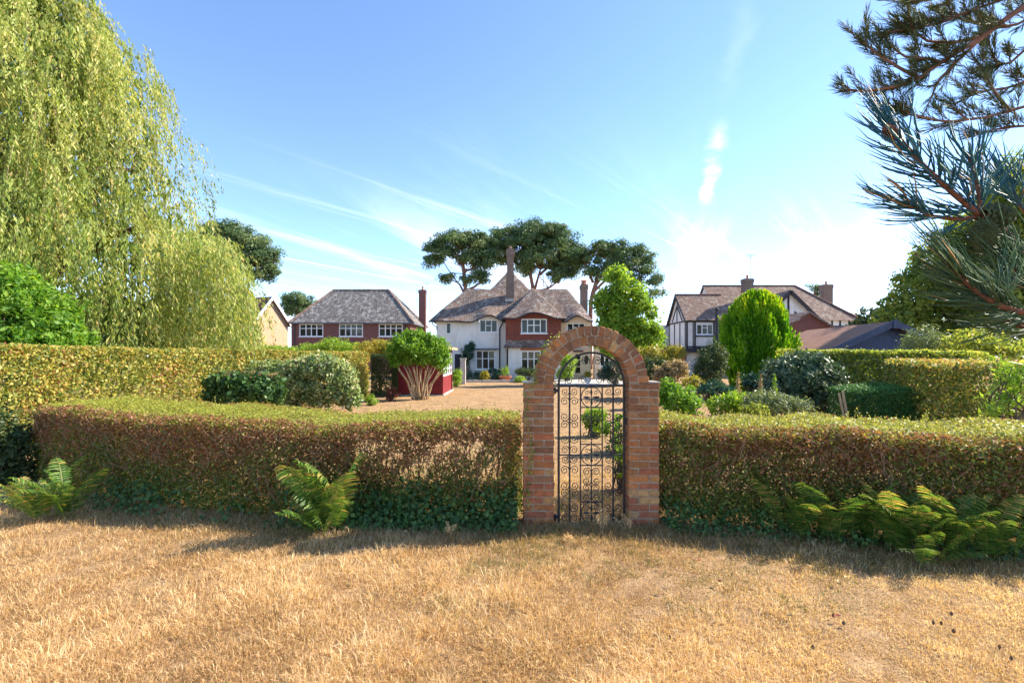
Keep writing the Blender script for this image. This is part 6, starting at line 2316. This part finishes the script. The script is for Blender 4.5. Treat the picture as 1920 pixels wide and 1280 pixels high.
def near_pine():
    tx, ty = 4.3, 2.3
    t = thing('near_pine', 'pine tree whose long blue green needled branches overhang the lawn', 'tree', (tx, ty, 0))
    mb = MB()
    mb.tube(resample([(tx, ty, -0.1), (tx + 0.05, ty, 2.0), (tx - 0.1, ty + 0.05, 5.5), (tx, ty, 11.2)], 14), np.linspace(0.26, 0.06, 14), 12)
    mb.build('trunk', M['pine_bark'], t, smooth=True)

    def branch(name, paths, radii, shoots, mat, nl, nr, nn, **kw):
        mb = MB()
        for p, (ra, rb) in zip(paths, radii):
            Q = resample(p, max(8, len(p) * 3))
            mb.tube(Q, np.linspace(ra, rb, len(Q)), 7)
        b = mb.build(name, M['shoot'] if name == 'branch' else M['pine_bark'], t, smooth=True)
        sets = [shoot_needles(s, nn if np.isscalar(nn) else nn[i], nl, nr, **kw) for i, s in enumerate(shoots)]
        B, D, L_, R_, Bv = [np.concatenate([s[i] for s in sets]) for i in range(5)]
        V, Fc, per = needle_mesh(B, D, L_, R_, Bv, 3, 3)
        T = np.clip(rng.beta(2, 2.5, len(B)) * 0.85, 0, 1)
        dead = rng.uniform(0, 1, len(B)) < 0.025
        T[dead] = 1.0
        link('needles', np_mesh('needles', V, Fc, np.repeat(T, per), smooth=True), LF[mat], b, kind='stuff')
        return b
    # closest branch, blue-green, about 0.85 m from the eye
    d = 0.85
    nd = W(1838, 405, d)
    root = np.array([tx - 0.1, ty - 0.1, 2.05])
    main = [W(1838, 405, d), W(1790, 365, d - 0.01), W(1735, 315, d - 0.02), W(1690, 265, d), W(1665, 238, d + 0.01)]
    side = [W(1838, 402, d), W(1838, 372, d), W(1824, 320, d + 0.02), W(1815, 290, d + 0.03)]
    low = [W(1836, 406, d), W(1795, 411, d + 0.01), W(1745, 405, d + 0.02), W(1690, 378, d + 0.02)]
    rside = [W(1925, 400, d + 0.06), W(1900, 365, d + 0.07), W(1880, 335, d + 0.08)]
    stem = [root, (2.6, 1.55, 2.0), W(1990, 520, 0.95), W(1905, 455, 0.88), W(1860, 420, d), nd]
    b = branch('branch', [stem, main, side, low, rside], [(0.03, 0.008), (0.0052, 0.0035), (0.0042, 0.0025), (0.0042, 0.0025), (0.004, 0.002)],
               [main, side, low, rside], 'needle', 0.102, 0.0013, [150, 62, 80, 60], spread=1.0, bend=1.5, tip=0.15)
    # cones at the node
    def cone(c, ax, ln, rad, mat, par):
        ax = unit(np.array(ax, float))
        a = unit(np.cross(ax, [0.2, 1, 0.1]))
        bb = np.cross(ax, a)
        mb = MB()
        rows = 11
        for i in range(rows):
            s = i / (rows - 1)
            rr = rad * math.sin(math.pi * (0.12 + 0.80 * s) ** 0.9) + 0.002
            m_ = 8
            for j in range(m_):
                an = 2 * math.pi * (j + 0.5 * (i % 2)) / m_
                o = math.cos(an) * a + math.sin(an) * bb
                p = np.array(c) + ax * ln * s + o * rr * 0.55
                tn = np.cross(ax, o)
                w, h = rr * 0.48 + 0.001, ln / rows * 1.25
                mb.add([p - tn * w, p - ax * h * 0.6 + o * rr * 0.2, p + tn * w, p + ax * h + o * rr * 0.22, p + o * rr * 0.58],
                       [(0, 1, 4), (1, 2, 4), (2, 3, 4), (3, 0, 4), (0, 3, 2, 1)])
        return mb.build('cone', mat, par)
    cone(W(1845, 402, d - 0.01), (1, 0.2, -0.05), 0.062, 0.021, M['cone_green'], b)
    cone(W(1845, 415, d - 0.01), (0.1, 0.1, -1), 0.052, 0.019, M['cone_green'], b)
    cone(W(1672, 262, d), (-0.35, 0, 0.9), 0.028, 0.010, M['shoot'], b)
    # second close branch lower down, green with dead ends
    d2 = 0.78
    m2 = [W(1945, 592, d2), W(1890, 578, d2), W(1840, 555, d2), W(1802, 522, d2), W(1782, 505, d2)]
    s2 = [W(1890, 578, d2), W(1872, 548, d2 + 0.02), W(1880, 520, d2 + 0.04)]
    s3 = [W(1960, 560, d2 + 0.05), W(1915, 520, d2 + 0.05), W(1885, 490, d2 + 0.06)]
    s4 = [W(1960, 480, d2 + 0.1), W(1900, 468, d2 + 0.1), W(1850, 460, d2 + 0.1)]
    s5 = [W(1960, 620, d2 + 0.06), W(1915, 612, d2 + 0.06), W(1880, 600, d2 + 0.06)]
    branch('branch', [[root - (0, 0, 0.25), (2.7, 1.5, 1.8), W(1945, 592, d2)], m2, s2, s3, s4, s5], [(0.028, 0.007), (0.0055, 0.003), (0.0035, 0.002), (0.004, 0.002), (0.004, 0.002), (0.004, 0.002)],
           [m2, s2, s3, s4, s5], 'needle_low', 0.108, 0.0011, [190, 66, 90, 90, 80], spread=0.85, bend=1.5, tip=0.15)
    # boughs higher up and farther off
    d3 = 2.6
    def pw(pts, dd=d3): return [W(p[0], p[1], dd + (p[2] if len(p) > 2 else 0)) for p in pts]
    prim = [pw([(1990, -30), (1900, 25), (1845, 67), (1763, 118), (1723, 146), (1682, 162), (1620, 172), (1587, 168)]),
            pw([(1990, 60, 0.2), (1920, 95, 0.2), (1895, 118, 0.2), (1868, 122, 0.2), (1857, 90, 0.2), (1852, 72, 0.2)]),
            pw([(1990, 180, 0.1), (1889, 209, 0.1), (1845, 221, 0.1), (1773, 229, 0.1), (1702, 213, 0.1), (1640, 196, 0.1)]),
            pw([(1990, -80), (1880, 0), (1820, 20), (1760, 45), (1700, 55), (1660, 62)]),
            pw([(1895, 210, 0.1), (1870, 180, 0.1), (1852, 150, 0.15), (1840, 128, 0.15)]),
            pw([(1763, 118), (1740, 110), (1700, 108), (1675, 92)]),
            pw([(1920, -40, -0.2), (1850, -20, -0.2), (1790, -8, -0.2), (1710, 4, -0.2)]),
            pw([(1845, 67), (1790, 80), (1740, 78), (1690, 42)]),
            pw([(1723, 146), (1690, 130), (1650, 105), (1622, 84)]),
            pw([(1990, 0, 0.3), (1900, 50, 0.3), (1830, 45, 0.3), (1780, 30, 0.3), (1740, 40, 0.3)]),
            pw([(1990, 120, 0.3), (1930, 150, 0.3), (1890, 165, 0.3), (1850, 170, 0.3), (1800, 185, 0.3)]),
            pw([(1990, 240, 0.2), (1930, 235, 0.2), (1880, 240, 0.2), (1830, 250, 0.2)]),
            pw([(1845, 67), (1800, 110), (1760, 150), (1745, 185)])]
    shoots = []
    for p in prim:
        Q = resample(p, 60)
        ln = np.linalg.norm(np.diff(Q, axis=0), axis=1).sum()
        for k in range(int(ln / 0.032)):
            i = int(rng.uniform(14, 59))
            tn = unit(Q[min(i + 1, 59)] - Q[i - 1])
            dr = unit(tn * 0.8 + rand_dirs(1)[0] * 0.75 + np.array([-0.25, 0, 0.35]))
            L_ = rng.uniform(0.07, 0.17)
            shoots.append([Q[i], Q[i] + dr * L_ * 0.5, Q[i] + dr * L_ + np.array([0, 0, 0.02])])
        shoots.append([Q[50], Q[55], Q[59], Q[59] + unit(Q[59] - Q[55]) * 0.06])
    twigs = prim + shoots
    rad = [(0.010, 0.004)] * len(prim) + [(0.0024, 0.0014)] * len(shoots)
    rad[0] = (0.018, 0.006)
    link_up = [[(tx, ty, 4.9), (3.4, 2.5, 4.7), prim[0][0]], [(tx, ty, 4.4), (3.5, 2.7, 4.2), prim[1][0]], [(tx, ty, 3.9), (3.5, 2.6, 3.7), prim[2][0]], [(tx, ty, 5.1), (3.5, 2.6, 4.95), prim[3][0]], [(tx, ty, 5.0), (3.4, 2.3, 4.6), prim[6][0]]]
    twigs += link_up
    rad += [(0.05, 0.018)] * len(link_up)
    branch('bough', twigs, rad, shoots, 'needle_up', 0.058, 0.0010, 60, spread=0.75)
    # crown above the picture so the tree is whole
    pts = []
    for k in range(46):
        a = k * 2.4
        z = 8.6 + (k % 12) * 0.22
        r_ = random.uniform(0.7, 1.9) * (1 - (z - 8.6) / 4.5)
        e = np.array([tx + 0.8 + math.cos(a) * r_, ty + math.sin(a) * r_, z])
        pts.append([np.array([tx, ty, z - 0.3]), (np.array([tx, ty, z]) + e) / 2, e])
    branch('bough', pts, [(0.022, 0.005)] * len(pts), pts, 'needle_up', 0.075, 0.0022, 120, spread=0.8, tip=0.6)


near_pine()


# ------------------------------------------------------------------ small things about the garden
def small_things():
    # low stone edging of the house bed
    for k in range(13):
        a = W(868 + k * 9.2, 717, 31.3)
        mb = MB()
        mb.box(a[0] + 0.01, a[0] + 0.31, 31.2 + 0.02 * (k % 2), 31.45, -0.02, 0.13 + 0.02 * (k % 3))
        tag(mb.build('edging_stone', M['stone'], loc=(a[0], 31.3, 0)), 'stone in the low edging of the white house flower bed', 'stone', 'edging stones of the flower bed')
    # planter with a spiky plant
    c = W(947, 712, 32.2)
    t = thing('planter', 'wide terracotta bowl planter with spiky plant by the downpipe', 'planter', (c[0], 32.2, 0))
    mb = MB()
    mb.lathe([(0.22, 0.0), (0.30, 0.12), (0.40, 0.25), (0.46, 0.33), (0.46, 0.38), (0.40, 0.38), (0.38, 0.34), (0.1, 0.34)], (c[0], 32.2, 0), 16)
    mb.build('bowl', M['terracotta'], t)
    n = 120
    P = np.tile([c[0], 32.2, 0.7], (n, 1)) + rng.normal(0, 0.12, (n, 3))
    leaves('foliage', P, 0.5, 0.04, LF['lime'], t, axis=np.tile([0, 0, 1.0], (n, 1)), loose=0.8)
    # white urn with flowers on the patio
    c = W(1102, 712, 27.5)
    t = thing('flower_urn', 'pale urn of orange flowers on the patio seen through arch', 'urn', (c[0], 27.5, 0))
    mb = MB()
    mb.lathe([(0.15, 0.0), (0.16, 0.05), (0.08, 0.1), (0.09, 0.16), (0.19, 0.32), (0.22, 0.46), (0.24, 0.48), (0.2, 0.5), (0.18, 0.46)], (c[0], 27.5, 0), 14)
    mb.build('vase', M['white_paint'], t, smooth=True)
    n = 500
    P = np.array([c[0], 27.5, 0.68]) + rand_dirs(n) * rng.uniform(0, 1, (n, 1)) ** 0.5 * [0.26, 0.26, 0.2]
    leaves('flowers', P, 0.07, 0.05, LF['gold'], t)
    # patio
    mb = MB()
    a, b = W(1035, 700, 33.5)[0], W(1160, 700, 33.5)[0]
    mb.box(a, b, 27.0, 34.6, -0.05, 0.03)
    p = mb.build('patio', M['stone'])
    tag(p, kind='structure')
    # pale stone slab behind the low hedge
    c = W(352, 746, 13.6)
    mb = MB()
    mb.box(c[0] - 0.55, c[0] + 0.45, 13.3, 14.0, 0.50, 0.58)
    mb.box(c[0] - 0.40, c[0] - 0.15, 13.4, 13.9, -0.02, 0.50)
    mb.box(c[0] + 0.10, c[0] + 0.32, 13.4, 13.9, -0.02, 0.50)
    tag(mb.build('garden_bench', M['stone'], loc=(c[0], 13.6, 0)), 'pale stone slab bench beside the dark ivy mound', 'bench')
    # gate posts by the house
    c = W(868, 717, 29.5)
    mb = MB()
    mb.box(c[0] - 0.16, c[0] + 0.16, 29.4, 29.72, -0.02, 1.55)
    mb.box(c[0] - 0.20, c[0] + 0.20, 29.36, 29.76, 1.55, 1.62)
    tag(mb.build('gate_post', M['stone'], loc=(c[0], 29.5, 0)), 'pale square stone post right of the red summerhouse', 'post')
    # fallen leaves and cones on the lawn
    for k, (px, py) in enumerate(((1348, 1100), (1244, 1114), (1480, 1166), (1570, 1167), (1587, 1092), (1572, 1100), (1455, 1098), (1878, 1090), (600, 982), (1310, 1060), (690, 970), (760, 1005))):
        d = EYE * FPX / (py - HORY)
        x = (px - 960) * d / FPX
        mb = MB()
        a = random.uniform(0, 6.28)
        ca, sa = math.cos(a) * 0.028, math.sin(a) * 0.028
        z = 0.045
        mb.add([(x - ca, d - sa, z), (x + sa * 0.5, d - ca * 0.5, z + 0.012), (x + ca, d + sa, z + 0.006), (x - sa * 0.5, d + ca * 0.5, z + 0.014), (x, d, z - 0.002)], [(0, 1, 4), (1, 2, 4), (2, 3, 4), (3, 0, 4)])
        tag(mb.build('fallen_leaf', M['pale_stem'] if k % 3 else M['terracotta'], loc=(x, d, 0)), 'pale dry leaf lying on the parched lawn', 'leaf', 'dry leaves scattered on the lawn')
    for px, py in ((1562, 1161), (1582, 1176), (1750, 1175), (1765, 1176), (1788, 1191), (1784, 1158), (1874, 1221), (1896, 1243), (1256, 1203), (1524, 1222)):
        d = EYE * FPX / (py - HORY)
        x = (px - 960) * d / FPX
        mb = MB()
        r_ = random.uniform(0.007, 0.010)
        for i in range(6):
            for j in range(6):
                an = 2 * math.pi * (j + 0.5 * (i % 2)) / 6
                s = i / 5
                rr = r_ * math.sin(math.pi * (0.15 + 0.75 * s))
                o = np.array([math.cos(an), math.sin(an), 0])
                p_ = np.array([x, d, 0.020 + s * 0.020]) + o * rr * 0.6
                tn = np.array([-o[1], o[0], 0]) * rr * 0.55
                mb.add([p_ - tn, p_ - (0, 0, 0.006), p_ + tn, p_ + (0, 0, 0.008) + o * rr * 0.2, p_ + o * rr * 0.6], [(0, 1, 4), (1, 2, 4), (2, 3, 4), (3, 0, 4), (0, 3, 2, 1)])
        tag(mb.build('pine_cone', M['cone_brown'], loc=(x, d, 0)), 'small dark pine cone lying on the parched lawn', 'pine cone', 'fallen pine cones on the lawn')


small_things()


def creeper():
    """thin climber on the arch shoulder"""
    t = thing('creeper', 'thin dry creeper clinging to the shoulder of the brick arch', 'plant', (0.24, 5.02, 0))
    main = [W(985, 985, 4.99), W(996, 850, 4.99), W(984, 745, 4.99), W(1000, 716, 4.98), W(1004, 690, 4.99), W(1014, 662, 4.99), W(1030, 640, 4.99), W(1050, 622, 5.0)]
    main[0][2] = -0.02
    side = [W(1030, 640, 4.99), W(1042, 652, 4.98), W(1052, 668, 4.98), W(1060, 676, 4.99)]
    for p, r_ in ((main, 0.006), (side, 0.004)):
        Q = resample(p, 26)
        Q[1:-1] += rng.normal(0, 0.005, (24, 3))
        mb = MB()
        mb.tube(Q, np.linspace(r_, r_ * 0.4, 26), 5)
        mb.build('stem', M['twig'], t, smooth=True)
    Q = resample(main, 200)
    idx = rng.integers(20, 200, 190)
    P = Q[idx] + rng.normal(0, 0.018, (190, 3)) - np.array([0, 0.012, 0])
    leaves('foliage', P, 0.032, 0.02, LF['olive'], t, nrm=np.tile([0.0, -1.0, 0.3], (190, 1)), flat=0.5)


creeper()
